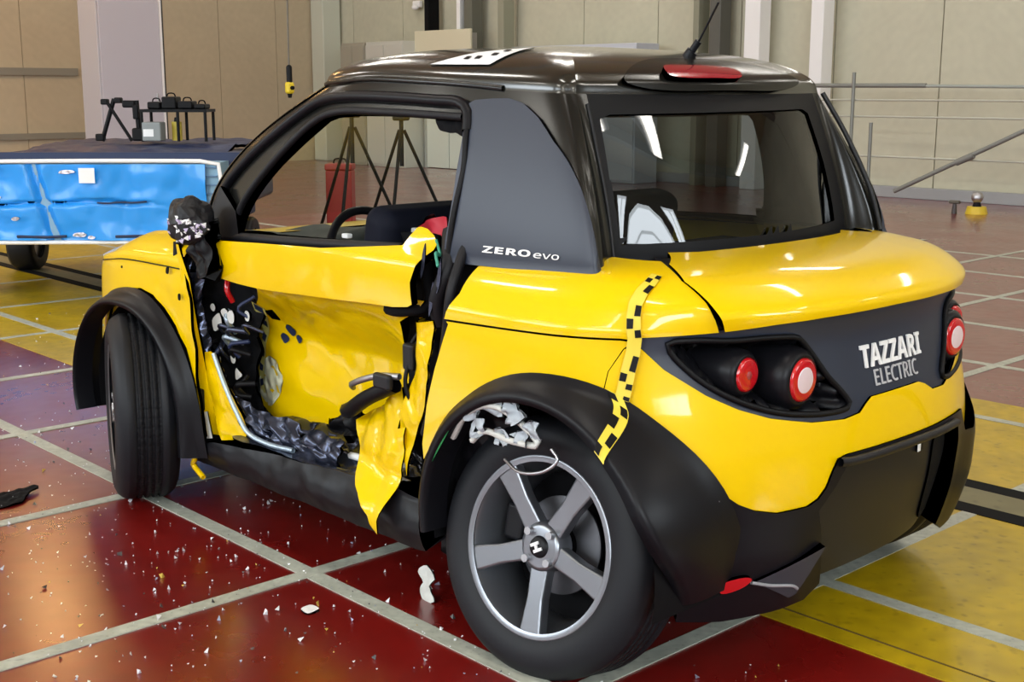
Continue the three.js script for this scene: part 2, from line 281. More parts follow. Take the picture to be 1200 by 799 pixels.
// --- rear bumper cover, trunk lid, lamp band
add('bumper_cover', patch([[0.72, 0.79], [0.663, 0.742], [0.566, 0.686], [0.49, 0.653], [0.412, 0.628], [0.3, 0.607], [0.195, 0.6], [0.14, 0.606], [0.115, 0.622], [0.09, 0.635], [-0.12, 0.637], [-0.15, 0.628], [-0.19, 0.608], [-0.26, 0.605], [-0.34, 0.63], [-0.45, 0.66], [-0.6, 0.71], [-0.72, 0.8], [-0.98, 0.8],
  [-1.0, 0.6], [-0.82, 0.66], [-0.7, 0.6], [-0.6, 0.5], [-0.5, 0.44], [-0.42, 0.45], [-0.385, 0.515], [-0.3, 0.517], [0.2, 0.517], [0.225, 0.512], [0.245, 0.485], [0.262, 0.452], [0.285, 0.428], [0.32, 0.415], [0.401, 0.412], [0.46, 0.426], [0.5, 0.444], [0.586, 0.507], [0.66, 0.585], [0.735, 0.655], [0.8, 0.688], [0.79, 0.735], [0.755, 0.785]], Wr(0), { t: 0.012 }), M.yellow);
// black lower bumper with the plate recess
const lowBulge = (s, v) => 0.006 + 0.014 * smooth(0.42, 0.3, v) * smooth(0.25, 0.4, Math.abs(s + 0.04)) + 0.028 * smooth(-0.38, -0.55, s) * smooth(0.6, 0.4, v);
add('lower_bumper', patch([[0.86, 0.69], [0.735, 0.66], [0.66, 0.592], [0.586, 0.513], [0.499, 0.45], [0.46, 0.432], [0.401, 0.418], [0.32, 0.421], [0.29, 0.434], [0.268, 0.456], [0.25, 0.49], [0.23, 0.517], [0.2, 0.523], [-0.3, 0.523], [-0.39, 0.52], [-0.43, 0.455], [-0.5, 0.446], [-0.6, 0.506], [-0.7, 0.606], [-0.82, 0.666], [-0.86, 0.68],
  [-0.7, 0.52], [-0.68, 0.3], [-0.62, 0.2], [-0.45, 0.17], [-0.385, 0.2], [-0.37, 0.44], [-0.35, 0.485], [-0.309, 0.494], [0.204, 0.497], [0.235, 0.46], [0.285, 0.405], [0.205, 0.2], [0.24, 0.165], [0.5, 0.16], [0.62, 0.17], [0.62, 0.4], [0.66, 0.52]], Wr(lowBulge), { t: 0.05 }), M.plastic);
add('plate_recess', patch([[-0.42, 0.205], [-0.3, 0.2], [0.215, 0.197], [0.3, 0.4], [0.3, 0.51], [-0.42, 0.51]], Wr(-0.035), { t: 0.01 }), M.trim);
add('recess_slot', patch(spline([[-0.26, 0.465], [-0.34, 0.47], [-0.37, 0.4], [-0.385, 0.26], [-0.35, 0.225], [-0.3, 0.24], [-0.27, 0.34]], 40), Wr(-0.029), { t: 0.004 }), M.dark);
add('recess_lip', tube([[0.235, 0.512], [0.2, 0.508], [0.0, 0.508], [-0.2, 0.506], [-0.31, 0.504]].map((p) => wrap(p[0], p[1], 0.012)), 0.011, 30), M.trim);
add('bumper_seam', tube([[0.553, 0.47], [0.575, 0.4], [0.56, 0.34], [0.545, 0.3]].map((p) => wrap(p[0], p[1], 0.02)), 0.0022, 16, 5), M.alloy);
// small black and white target on the recess lip
add('target_sticker', patch(rectP(-0.19, 0.452, -0.155, 0.498), Wr(-0.031), { t: 0.002 }), M.black);
for (const [a, b] of [[-0.19, 0.475], [-0.1725, 0.452]]) add('target_sticker', patch(rectP(a, b, a + 0.0175, b + 0.023), Wr(-0.0285), { t: 0.002 }), M.white);
// lower corner fin with red reflector
add('diffuser_fin', patch([[0.445, 0.262], [0.262, 0.318], [0.31, 0.205], [0.33, 0.2]], Wr(0.028), { t: 0.02 }), std([0.035, 0.038, 0.05], 0.5));
add('diffuser_edge', tube([[0.455, 0.264], [0.4, 0.247], [0.33, 0.232], [0.315, 0.222]].map((p) => wrap(p[0], p[1], 0.03)), 0.004, 16, 6), std([0.3, 0.3, 0.32], 0.4));
add('reflector', patch(spline([[0.525, 0.245], [0.47, 0.256], [0.455, 0.272], [0.475, 0.28], [0.535, 0.266]], 20), Wr(0.03), { t: 0.02 }), M.red, car, 'small red reflector low on the rear corner');

// lamp band across the tail
const recL = spline([[0.655, 0.797], [0.5, 0.8], [0.33, 0.797], [0.3, 0.788], [0.23, 0.7], [0.172, 0.632], [0.19, 0.622], [0.353, 0.632], [0.46, 0.66], [0.552, 0.702], [0.62, 0.75]], 44);
const recR = recL.map(([s, v]) => [-s - 0.085, v]).reverse();
add('lamp_band', patch([[0.735, 0.805], [0.7, 0.818], [0.54, 0.824], [0.255, 0.834], [0, 0.837], [-0.254, 0.834], [-0.5, 0.826], [-0.74, 0.81], [-0.72, 0.8], [-0.6, 0.71], [-0.45, 0.66], [-0.34, 0.63], [-0.26, 0.605], [-0.19, 0.608], [-0.15, 0.628], [-0.12, 0.637], [0.09, 0.635], [0.115, 0.622], [0.14, 0.606], [0.195, 0.6], [0.3, 0.607], [0.412, 0.628], [0.49, 0.653], [0.566, 0.686], [0.663, 0.742], [0.72, 0.79]], Wr(-0.006), { t: 0.012, cell: [0.025, 0.025], holes: [recL, recR] }), M.satin);
for (const [sgn, off, rec] of [[1, 0, recL], [-1, -0.085, recR]]) {
  const o = group('tail_lamp', car); const sh = (s) => sgn * s + off;
  add('housing', patch(rec.map(([s, v]) => [s, v]), (s, v) => { const e = Math.min(...rec.filter((_, k) => k % 2 === 0).map(([a, b]) => Math.hypot(a - s, b - v))); return wrap(s, v, -0.006 - 0.085 * smooth(0.004, 0.05, e)); }, { t: 0.006, cell: [0.015, 0.015] }), M.plastic, o);
  add('bezel', tube(rec.filter((_, k) => k % 2 === 0).map(([s, v]) => wrap(s, v, 0)), 0.007, 60, 6, true), M.black, o);
  for (const [s, v, r, len, big] of [[0.318, 0.703, 0.048, 0.15, 1], [0.462, 0.724, 0.037, 0.17, 0]]) {
    const p = wrap(sh(s), v, 0), face = p[0] - (big ? 0.014 : 0.004), y = p[1], z = p[2];
    const L = (pts, seg = 40) => new THREE.LatheGeometry(pts.map((q) => new THREE.Vector2(...q)), seg).rotateZ(Math.PI / 2).translate(face, y, z);   // lathe axis -> points to the rear
    const ro = r * 1.42;
    add('lamp_tube', L([[r * 0.98, -0.008], [r * 1.06, -0.002], [r * 1.2, -0.006], [ro, -0.016], [ro * 1.05, -0.04], [ro * 1.0, -len]]), M.plastic, o);
    add('lens', L([[0, 0.004], [r * 0.5, 0.0038], [r * 0.85, 0.003], [r * 1.0, 0.0], [r * 1.03, -0.01]]), M.red, o);
    if (big) add('lens_centre', L([[0, 0.0062], [r * 0.54, 0.0058], [r * 0.62, 0.003]]), std([0.75, 0.6, 0.62], 0.25), o);
    else add('lens_mark', L([[0, 0.0062], [r * 0.2, 0.0058], [r * 0.3, 0.003]], 6), std([0.35, 0.05, 0.05], 0.3), o);
  }
}
add('maker_name', lettering('TAZZARI', 0.05, (x, y, z, w) => wrap(0.105 - x * 0.265 / w, 0.699 + y * 1.02, -0.004 + z), { depth: 0.004 }), M.white, car, 'white raised letters on the lamp band');
add('maker_name', lettering('ELECTRIC', 0.036, (x, y, z, w) => wrap(0.065 - x * 0.195 / w, 0.655 + y * 1.0, -0.004 + z), { depth: 0.003, f: fontThin }), std([0.5, 0.5, 0.52], 0.4), car, 'thin grey letters under the white ones');

// trunk lid
const lidOut = (s, v) => 0.014 + 0.012 * Math.exp(-(((v - 0.865) / 0.035) ** 2)) - 0.03 * smooth(1.0, 1.24, v) * 0;
add('trunk_lid', patch([[0.528, 0.826], [0.4, 0.836], [0.255, 0.842], [0, 0.845], [-0.255, 0.842], [-0.4, 0.838], [-0.56, 0.83], [-0.59, 0.92], [-0.625, 0.985], [-0.62, 1.1], [-0.5, 1.22], [0.5, 1.22], [0.6, 1.1], [0.598, 0.985], [0.562, 0.917], [0.54, 0.86]], Wr(lidOut), { t: 0.035, cell: [0.025, 0.015] }), M.yellow);
add('lid_gap', patch([[0.64, 0.99], [0.6, 0.92], [0.56, 0.82], [-0.6, 0.82], [-0.66, 0.99], [-0.66, 1.14], [0.64, 1.14]], Wr(-0.012), { t: 0.004 }), M.black);

// left quarter panel, in two skins with a shut line between
const qLow = [[1.268, 0.79], [1.26, 0.784], [1.3, 0.677], [1.331, 0.578], [1.35, 0.478], [1.345, 0.44], [1.281, 0.538], [1.188, 0.618], [1.091, 0.674], [1.0, 0.704], [0.894, 0.712], [0.802, 0.69], [0.792, 0.735], [0.758, 0.785], [0.737, 0.8], [0.765, 0.803], [1.0, 0.798]];
add('quarter_panel', patch(qLow, Wr(0), { t: 0.008 }), M.yellow);
add('quarter_panel', patch([[1.272, 0.796], [1.0, 0.804], [0.765, 0.809], [0.735, 0.806], [0.72, 0.812], [0.535, 0.822], [0.565, 0.917], [0.603, 0.985], [0.62, 1.12], [0.9, 1.14], [1.25, 1.1], [1.243, 0.94], [1.24, 0.87]], Wr((s, v) => 0.003 + 0.006 * Math.exp(-(((v - 0.825) / 0.02) ** 2)) * smooth(0.6, 0.8, s)), { t: 0.008, cell: [0.03, 0.02] }), M.yellow);
// checked measuring tape over the quarter panel
{
  const line = new THREE.CatmullRomCurve3([[0.668, 1.02], [0.692, 0.98], [0.728, 0.92], [0.735, 0.844], [0.731, 0.8], [0.747, 0.729], [0.752, 0.7], [0.757, 0.68]].map((p) => V(p[0], p[1], 0)));
  const o = group('marker_tape', car), n = 13, q = (k, w) => { const p = line.getPoint(k / n), t = line.getTangent(k / n); return [p.x - t.y * w, p.y + t.x * w]; };
  const W = 0.0165, strip = []; for (let k = 0; k <= n; k++) strip.push(q(k, W)); for (let k = n; k >= 0; k--) strip.push(q(k, -W));
  const rise = (s, v) => 0.012;
  add('tape', patch(strip, Wr(rise), { t: 0.001, cell: [0.012, 0.012] }), std([0.78, 0.6, 0.05], 0.5), o);
  for (let k = 0; k < n; k++) { const s = k % 2 ? 1 : -1; if (k % 4 === 3) continue; add('black_square', patch([q(k + 0.1, 0.001 * s - 0.001), q(k + 0.9, 0.001 * s), q(k + 0.9, W * 0.95 * s), q(k + 0.1, W * 0.95 * s)], Wr((a, b) => rise(a, b) + 0.0012), { t: 0.001, cell: [0.02, 0.02] }), M.black, o); }
}

// --- wheel arches
function archMap(s0, cxw, cyw, Ro, Ri, lip, planar, bulge = 0.03) {
  return (th, k) => {                                // k 0 outer edge, 1 lip, 2 turned in
    const tc = Math.min(th, 180), c = Math.cos(tc * Math.PI / 180), s = Math.sin(tc * Math.PI / 180), ro = Ro(tc), ri = Ri(tc), r = k <= 1 ? lerp(ro, ri, k) : ri - 0.004 * (k - 1), y = cyw + r * s - (th > 180 ? (th - 180) * 0.01 : 0);
    const base = wrap(s0 + r * c, y, 0.004 + bulge * Math.sin(Math.min(1, k) * Math.PI / 2)), px = cxw + r * c, m = smooth(0.2, 1, Math.min(k, 1)) * planar(th);
    let z = lerp(base[2], -0.745 - lip, m), x = lerp(base[0], px, m); 
    return [x, y, z + (k > 1 ? (k - 1) * 0.07 : 0)];
  };
}
const arch = (s0, cxw, cyw, Ro, Ri, lip, a0, a1, planar, bulge) => patch(rectP(a0, 0, a1, 1.999), archMap(s0, cxw, cyw, Ro, Ri, lip, planar, bulge), { t: 0.004, cell: [4, 0.2], sgn: 1, eps: 0.02 });
const RoR = table([[-20, 0.375], [45, 0.378], [60, 0.38], [90, 0.408], [115, 0.432], [135, 0.445], [160, 0.478], [180, 0.5], [200, 0.5]]), RiR = table([[-20, 0.335], [60, 0.342], [90, 0.352], [115, 0.366], [135, 0.372], [150, 0.378], [180, 0.383], [200, 0.383]]);
const lipR = (t) => smooth(208, 150, t), mapR = archMap(0.975, 1.965, 0.305, (t) => RoR(t)[0], (t) => RiR(t)[0], 0.035, lipR), flareR = arch(0.975, 1.965, 0.305, (t) => RoR(t)[0], (t) => RiR(t)[0], 0.035, -6, 185, lipR);
add('wheel_flare', flareR, M.plastic);
{ // the tape runs on over the flare
  const o = car.children.find((c) => c.name === 'marker_tape'), on = (e) => (th, k) => { const p = mapR(th, k); return [p[0], p[1] + e * 0.6, p[2] - e]; }, q = (k, w) => [lerp(118.5, 132.5, k) + w * 2.6, lerp(-0.02, 0.97, k)];
  add('tape', patch([q(0, -1), q(0, 1), q(1, 1), q(1, -1)], on(0.009), { t: 0, cell: [1, 0.1], sgn: 1, eps: 0.02 }), std([0.78, 0.6, 0.05], 0.5), o);
  for (let k = 0; k < 5; k++) { const s = k % 2 ? 1 : -1, a = k / 5 + 0.02, b = k / 5 + 0.17; add('black_square', patch([q(a, 0), q(a, 0.95 * s), q(b, 0.95 * s), q(b, 0)], on(0.0105), { t: 0, cell: [1, 0.1], sgn: 1, eps: 0.02 }), M.black, o); }
} add('wheel_flare', mirrorZ(arch(0.975, 1.965, 0.305, (t) => Math.min(0.43, RoR(t)[0]), (t) => 0.34, 0, -6, 138, (t) => 0, 0.006)), M.plastic);
const RoF = table([[-20, 0.44], [0, 0.44], [45, 0.425], [75, 0.39], [110, 0.38], [140, 0.385], [180, 0.4], [200, 0.4]]), RiF = table([[-20, 0.4], [0, 0.415], [30, 0.4], [60, 0.365], [90, 0.335], [180, 0.335], [200, 0.335]]);
const flareF = arch(2.83, 3.82, 0.305, (t) => RoF(t)[0], (t) => RiF(t)[0], 0.05, -12, 190, (t) => 1);
add('wheel_flare', flareF, M.plastic); add('wheel_flare', mirrorZ(flareF.clone()), M.plastic);
for (const [X, r] of [[1.965, 0.36], [3.82, 0.345]]) for (const sg of [-1, 1]) {
  const g = new THREE.CylinderGeometry(r, r, X < 3 && sg > 0 ? 0.2 : 0.42, 28, 1, true, Math.PI * 0.44, Math.PI * 1.12).rotateX(Math.PI / 2).translate(X, 0.305, X < 3 && sg > 0 ? 0.42 : sg * 0.52);
  add('wheel_liner', [g, new THREE.CircleGeometry(r, 24, -0.3, Math.PI + 0.6).translate(X, 0.305, sg * 0.32)], M.dark);
}

// --- front: fender, hood, bumper
const fender = [[2.53, 0.8], [2.545, 0.86], [2.565, 0.96], [2.7, 1.0], [3.3, 1.02], [3.55, 0.98], [3.6, 0.62], [3.55, 0.42], [3.22, 0.305]];
for (let a = 0; a <= 182; a += 13) fender.push([2.83 + 0.388 * Math.cos(a * Math.PI / 180), 0.305 + 0.388 * Math.sin(a * Math.PI / 180)]);
fender.push([2.44, 0.27], [2.462, 0.3], [2.465, 0.544], [2.493, 0.7]);
const fenderG = patch(fender, Wr((s, v) => 0.006 * Math.exp(-(((v - 0.845) / 0.02) ** 2)) - 0.004 * smooth(0.82, 0.8, v) + wob(s, v, 6, 0.003) * smooth(3.0, 2.6, s)), { t: 0.01, cell: [0.03, 0.02] });
add('front_fender', fenderG, M.yellow);
add('front_fender', mirrorZ(patch(fender, Wr(0), { t: 0.01 })), M.yellow);
add('front_bumper', patch([[3.2, 0.16], [3.24, 0.34], [3.56, 0.4], [3.6, 0.62], [3.95, 0.66], [3.9678, 0.66], [3.9678, 0.16]], Wr(0.004), { t: 0.015 }), M.plastic);
add('front_bumper', mirrorZ(patch([[3.2, 0.16], [3.24, 0.34], [3.56, 0.4], [3.6, 0.62], [3.95, 0.66], [3.9678, 0.66], [3.9678, 0.16]], Wr(0.004), { t: 0.015 })), M.plastic);
add('hood', patch([[3.62, -0.58], [3.62, 0.58], [3.9, 0.6], [4.1, 0.57], [4.27, 0.48], [4.38, 0.3], [4.42, 0], [4.38, -0.3], [4.27, -0.48], [4.1, -0.57], [3.9, -0.6]], (x, z) => [x, 0.86 - 0.17 * smooth(3.7, 4.6, x) - 0.16 * (z / 0.6) ** 4 * smooth(3.7, 4.3, x) * 0.5, z], { t: 0.01, sgn: -1 }), M.yellow);
add('fender_seam', tube([[2.535, 0.803], [2.7, 0.806], [2.95, 0.808], [3.2, 0.8]].map((p) => wrap(p[0], p[1], 0.002)), 0.0022, 30, 5), M.black);
for (const [s, v, a] of [[2.62, 0.79, 0.012], [2.535, 0.7, 0.01], [2.95, 0.77, 0.005]]) add('paint_scrape', patch(spline([[s - a * 0.5, v - a], [s + a * 0.5, v - a * 0.8], [s + a * 0.6, v + a], [s - a * 0.4, v + a * 1.2]], 12), Wr(0.008), { t: 0.003, cell: [0.02, 0.02] }), M.dark);

// --- right flank, seen only through the cabin
add('right_flank', mirrorZ(patch([[0.95, 0.8], [0.95, 0.705], [1.19, 0.618], [1.35, 0.45], [1.36, 0.2], [2.44, 0.2], [2.462, 0.5], [2.53, 0.8], [2.56, 1.0], [1.9, 1.04], [0.6, 1.12], [0.62, 0.9]], Wr(0), { t: 0.01 })), M.yellow);

// --- greenhouse
const satinPillar = [[4.864, 0.902], [4.94, 0.72], [5.02, 0.498], [5.122, 0.085], [5.14, -0.05], [3.04, -0.05], [3.1, -0.02], [3.26, 0.06], [3.46, 0.25], [3.667, 0.451], [3.85, 0.6], [4.022, 0.714], [4.15, 0.85], [4.284, 0.93], [4.42, 0.953], [4.6, 0.945], [4.78, 0.93]];
add('pillar_panel', patch(satinPillar, Up(0.014), { t: 0.012, cell: UC }), M.satin, car, 'satin black pillar panel with white lettering');
add('pillar_panel', mirrorZ(patch(satinPillar, Up(0.014), { t: 0.012, cell: UC })), M.satin);
add('model_name', lettering('ZERO', 0.05, (x, y, z, w) => Up(0.0145 + z)(4.83 - 0.375 * x / w, 0.032 + 0.108 * y / 0.05 * 0.36 - 0.0 * x), { depth: 0.003, slant: 0.1 }), M.white, car, 'white letters low on the pillar panel');
add('model_name', lettering('evo', 0.05, (x, y, z, w) => Up(0.0145 + z)(4.44 - 0.24 * x / w, 0.03 + 0.108 * y / 0.05 * 0.36), { depth: 0.003, slant: 0.15, f: fontThin }), M.white, car, 'thin white letters low on the pillar panel');
const pillarBase = [[2.0, -0.03], [5.1, -0.03], [5.1, 0.1], [4.99, 0.5], [4.84, 0.9], [4.8, 1.0], [2.0, 1.0]];
add('rear_pillar', patch(pillarBase, Up(0), { t: 0.01, cell: UC }), M.gloss); add('rear_pillar', mirrorZ(patch(pillarBase, Up(0), { t: 0.01, cell: UC })), M.gloss);
// side window frames
const dlo = [[7.33, 0.035], [7.25, 0.2], [7.15, 0.36], [7.06, 0.493], [6.92, 0.66], [6.806, 0.786], [6.7, 0.806], [6.4, 0.815], [5.9, 0.818], [5.425, 0.818], [4.9, 0.818], [4.875, 0.77], [4.95, 0.5], [5.045, 0.222], [5.09, 0.01]];
const frameOut = [[8.3, -0.03], [8.46, 0.2], [8.48, 0.45], [8.42, 0.75], [8.2, 0.97], [8.0, 1.0], [4.8, 1.0], [4.84, 0.9], [4.9, 0.72], [5.0, 0.4], [5.09, 0.1], [5.11, -0.03]];
const frame = patch(frameOut, Up(0), { t: 0.03, cell: UC, holes: [dlo] });
add('window_frame', frame, M.gloss); add('window_frame', mirrorZ(patch(frameOut, Up(0), { t: 0.03, cell: UC, holes: [dlo] })), M.gloss);
add('door_frame', tube([[7.98, 0.05], [7.86, 0.3], [7.66, 0.55], [7.3, 0.86], [7.12, 0.9], [6.7, 0.915], [6.0, 0.915], [5.3, 0.912], [4.96, 0.905], [4.88, 0.86], [4.9, 0.74]].map((p) => Up(0.01)(...p)), 0.015, 60, 8), M.plastic);
add('weather_strip', tube([[7.36, 0.02], [7.25, 0.22], [7.06, 0.5], [6.85, 0.77], [6.6, 0.82], [5.9, 0.825], [4.95, 0.82]].map((p) => Up(0.006)(...p)), 0.01, 50, 8), M.rubber);
add('sill_strip', [tube([[8.0, 0.0], [7.4, 0.0], [6.5, -0.005], [5.6, 0.002], [5.45, 0.005]].map((p) => Up(0.014)(...p)), 0.014, 40, 8)], M.rubber);
add('window_edge', tube([[4.86, 0.85], [4.9, 0.7], [4.95, 0.52], [5.05, 0.22], [5.1, 0.0]].map((p, k) => Up(0.012 + (k % 2) * 0.004)(...p)), 0.008, 40, 6), M.black);
add('torn_lining', patch(spline([[5.32, 0.82], [4.88, 0.82], [4.9, 0.735], [5.0, 0.7], [5.12, 0.72], [5.3, 0.74]], 30), (i, v) => Up(-0.012 + 0.006 * noise2(i * 6, v * 9))(i, v), { t: 0.006, cell: [0.05, 0.02] }), M.dark);
// windscreen and its pillars
const ws = rectP(8.7, 0.0, 13.3, 0.96); add('windscreen', patch(ws, Up(-0.004), { t: 0, cell: UC }), M.glass);
for (const sg of [0, 1]) { const g = patch([[8.2, -0.03], [8.75, -0.03], [8.75, 1], [8.1, 1], [8.42, 0.7], [8.46, 0.3]], Up(0.006), { t: 0.04, cell: UC }); add('windscreen_pillar', sg ? mirrorZ(g) : g, M.gloss); }
add('windscreen_rail', patch(rectP(8.6, 0.94, 13.4, 1.0), Up(0), { t: 0.03, cell: UC }), M.gloss);
// rear window
const rwHole = [[-1.62, 0.09], [-1.66, 0.5], [-1.62, 0.86], [-1.5, 0.89], [0, 0.885], [1.7, 0.875], [1.86, 0.85], [1.9, 0.5], [1.88, 0.09], [0, 0.08]];
add('rear_window_frame', patch(rectP(-2.0, -0.04, 2.0, 1.0), Up(0.0), { t: 0.02, cell: UC, holes: [rwHole] }), M.black);
add('rear_window', patch(rectP(-1.72, 0.05, 1.93, 0.92), Up(-0.006), { t: 0, cell: UC }), M.tint);
add('rear_window_frame', tube([[2.02, -0.02], [2.03, 0.3], [2.04, 0.7], [2.03, 0.94]].map((p) => Up(0.002)(...p)), 0.004, 60, 6), M.trim);
add('fin_edge', tube([[-3.0, 0.0], [-3.02, 0.3], [-3.1, 0.7], [-3.0, 1.0]].map((p) => Up(0.016)(...p)), 0.007, 40, 6), M.trim);
// roof
add('roof', patch(rectP(-11, 0, 11, 1.99), (i, k) => roofTop(i, k), { t: 0.02, cell: [0.12, 0.08], sgn: -1 }), M.roof);
add('roof_rail', tube([[8.3, 0.02], [8.0, 0.05], [7.4, 0.05], [6.5, 0.05], [5.5, 0.05], [4.9, 0.045], [4.5, 0.01]].map((p) => roofTop(p[0], p[1], 0.002)), 0.008, 60, 6), M.gloss);
add('roof_spoiler', patch(spline([[1.5, 0.2], [1.35, 0.5], [0.9, 0.75], [0, 0.82], [-0.9, 0.75], [-1.35, 0.5], [-1.5, 0.2], [-1.2, 0.04], [0, 0.02], [1.2, 0.04]], 40), (i, k) => { const p = roofTop(i, k, 0.008 * smooth(0.9, 0.3, k)); p[0] -= 0.014 * smooth(0.8, 0.1, k); return p; }, { t: 0.012, cell: [0.1, 0.06] }), M.gloss);
add('brake_lamp', patch(spline([[0.98, 0.24], [0.96, 0.44], [0.5, 0.48], [0.0, 0.46], [-0.22, 0.38], [-0.16, 0.22], [0.3, 0.19]], 30), (i, k) => { const p = roofTop(i, k, 0.014 + 0.004 * smooth(0.9, 0.3, k)); p[0] -= 0.03 * smooth(0.8, 0.1, k); return p; }, { t: 0.02, cell: [0.1, 0.05] }), phys([0.3, 0.006, 0.02], 0.15, { clearcoat: 1 }), car, 'red brake lamp on the rear edge of the roof');
const stick = add('roof_sticker', patch([[5.55, 0.45], [5.12, 0.82], [4.42, 1.12], [4.72, 0.5]], (i, k) => roofTop(i, k, 0.004), { t: 0.002, cell: [0.08, 0.05] }), M.white, car, 'white marker sheet stuck on the roof');
for (const [i, k] of [[5.1, 0.6], [4.95, 0.62], [4.78, 0.72], [4.7, 0.85]]) add('roof_sticker_print', patch(rectP(i - 0.04, k, i + 0.03, k + 0.07), (a, b) => roofTop(a, b, 0.0062), { t: 0.001, cell: [0.05, 0.05] }), M.plastic);
{ const o = group('antenna', car); add('base', bar([2.2, 1.405, 0.05], [2.185, 1.425, 0.055], 0.016, 12), M.plastic, o); add('mount', bar([2.19, 1.42, 0.053], [2.17, 1.45, 0.06], 0.01, 10), M.plastic, o); add('mast', bar([2.175, 1.44, 0.06], [2.1, 1.545, 0.05], 0.003, 8), M.plastic, o); }

// --- the crushed left side
const flat = (z) => (x, y) => [x, y, typeof z === 'function' ? z(x, y) : z];
// door: upper beam still whole, lower skin pushed deep into the cabin
const door = group('door', car);
const beam = [[3.377, 0.885], [3.1, 0.899], [2.819, 0.911], [2.502, 0.944], [2.503, 0.968], [2.498, 0.985], [2.488, 0.988], [2.465, 0.984], [2.435, 0.97], [2.405, 0.952], [2.395, 0.94], [2.41, 0.905], [2.428, 0.862], [2.424, 0.83], [2.42, 0.808], [2.437, 0.8], [2.5, 0.792], [2.632, 0.787], [2.75, 0.781], [2.866, 0.776], [3.0, 0.77], [3.125, 0.766], [3.25, 0.768], [3.36, 0.774], [3.385, 0.83]];
const beamZ = (x, y) => -0.655 - 0.055 * Math.sqrt(Math.max(0, 1 - ((y - 0.83) / 0.17) ** 2)) + 0.05 * smooth(0.9, 0.99, y) + wob(x, y, 3, 0.002, 2) + 0.03 * smooth(2.52, 2.38, x) * smooth(0.9, 0.97, y);
add('door_beam', patch(beam, flat(beamZ), { t: 0.02, cell: [0.025, 0.015], sgn: -1 }), M.yellow, door);
const skinZ = (x, y) => -0.665 + 0.185 * smooth(0.785, 0.56, y) + 0.03 * Math.sin(x * 7) * smooth(0.75, 0.5, y) - 0.1 * smooth(2.72, 2.5, x) * smooth(0.75, 0.6, y) + wob(x, y, 3, 0.012, 6) + wob(x, y, 11, 0.0006, 8);
add('door_skin', patch([[3.2, 0.785], [3.24, 0.74], [3.36, 0.67], [3.5, 0.6], [3.55, 0.52], [3.555, 0.41], [3.51, 0.34], [3.42, 0.315], [3.34, 0.307], [3.24, 0.312], [3.13, 0.325], [3.01, 0.352], [2.88, 0.43], [2.76, 0.51], [2.66, 0.56], [2.58, 0.63], [2.56, 0.7], [2.55, 0.74], [2.47, 0.775], [2.43, 0.81]], flat(skinZ), { t: 0.006, cell: [0.022, 0.02], sgn: -1 }), M.yellow, door);
const flapZ = (x, y) => -0.665 - 0.09 * smooth(0.36, 0.24, y) - 0.03 * Math.sin((y - 0.2) * 9) + 0.1 * smooth(2.55, 2.76, x) * smooth(0.3, 0.55, y) + wob(x, y, 7, 0.01, 3);
add('torn_flap', patch([[2.77, 0.436], [2.72, 0.47], [2.64, 0.5], [2.534, 0.572], [2.52, 0.53], [2.515, 0.47], [2.482, 0.48], [2.487, 0.4], [2.495, 0.3], [2.507, 0.206], [2.53, 0.215], [2.55, 0.245], [2.61, 0.29], [2.671, 0.325], [2.7, 0.365], [2.735, 0.4]], flat(flapZ), { t: 0.004, cell: [0.02, 0.02], sgn: -1 }), M.yellow, door);
// strips of checked tape and a round target still on the crushed skin
const onSkin = (x, y) => [x, y, skinZ(x, y) - 0.004];
{
  const o = group('marker_tape', door), P = [[3.33, 0.68], [3.4, 0.6], [3.44, 0.52], [3.47, 0.44], [3.45, 0.37]];
  const c = new THREE.CatmullRomCurve3(P.map((p) => V(p[0], p[1], 0))), n = 12, q = (k, w) => { const p = c.getPoint(k / n), t = c.getTangent(k / n); return [p.x - t.y * w, p.y + t.x * w]; }, st = [];
  for (let k = 0; k <= n; k++) st.push(q(k, 0.018)); for (let k = n; k >= 0; k--) st.push(q(k, -0.018));
  add('tape', patch(st, onSkin, { t: 0.001, cell: [0.02, 0.02] }), std([0.7, 0.62, 0.16], 0.5), o);
  for (let k = 0; k < n; k += 2) add('black_square', patch([q(k + 0.1, -0.012), q(k + 0.95, -0.012), q(k + 0.95, 0.012), q(k + 0.1, 0.012)], (x, y) => [x, y, skinZ(x, y) - 0.006], { t: 0.001, cell: [0.02, 0.02] }), M.navy, o);
}
for (const [x, y, r] of [[3.27, 0.6, 0.02], [3.31, 0.57, 0.017], [3.245, 0.575, 0.014]]) add('target_mark', patch(spline([[x - r, y], [x, y + r], [x + r, y + r * 0.3], [x + r * 0.2, y - r]], 14), (a, b) => [a, b, skinZ(a, b) - 0.005], { t: 0.001, cell: [0.02, 0.02] }), M.navy, door);
add('bare_patch', patch(spline([[3.46, 0.46], [3.4, 0.5], [3.33, 0.45], [3.36, 0.36], [3.42, 0.335], [3.48, 0.37]], 24), (a, b) => [a, b, skinZ(a, b) - 0.003 - 0.006 * noise2(a * 20, b * 20)], { t: 0.002, cell: [0.02, 0.02] }), std([0.72, 0.7, 0.5], 0.4), door);
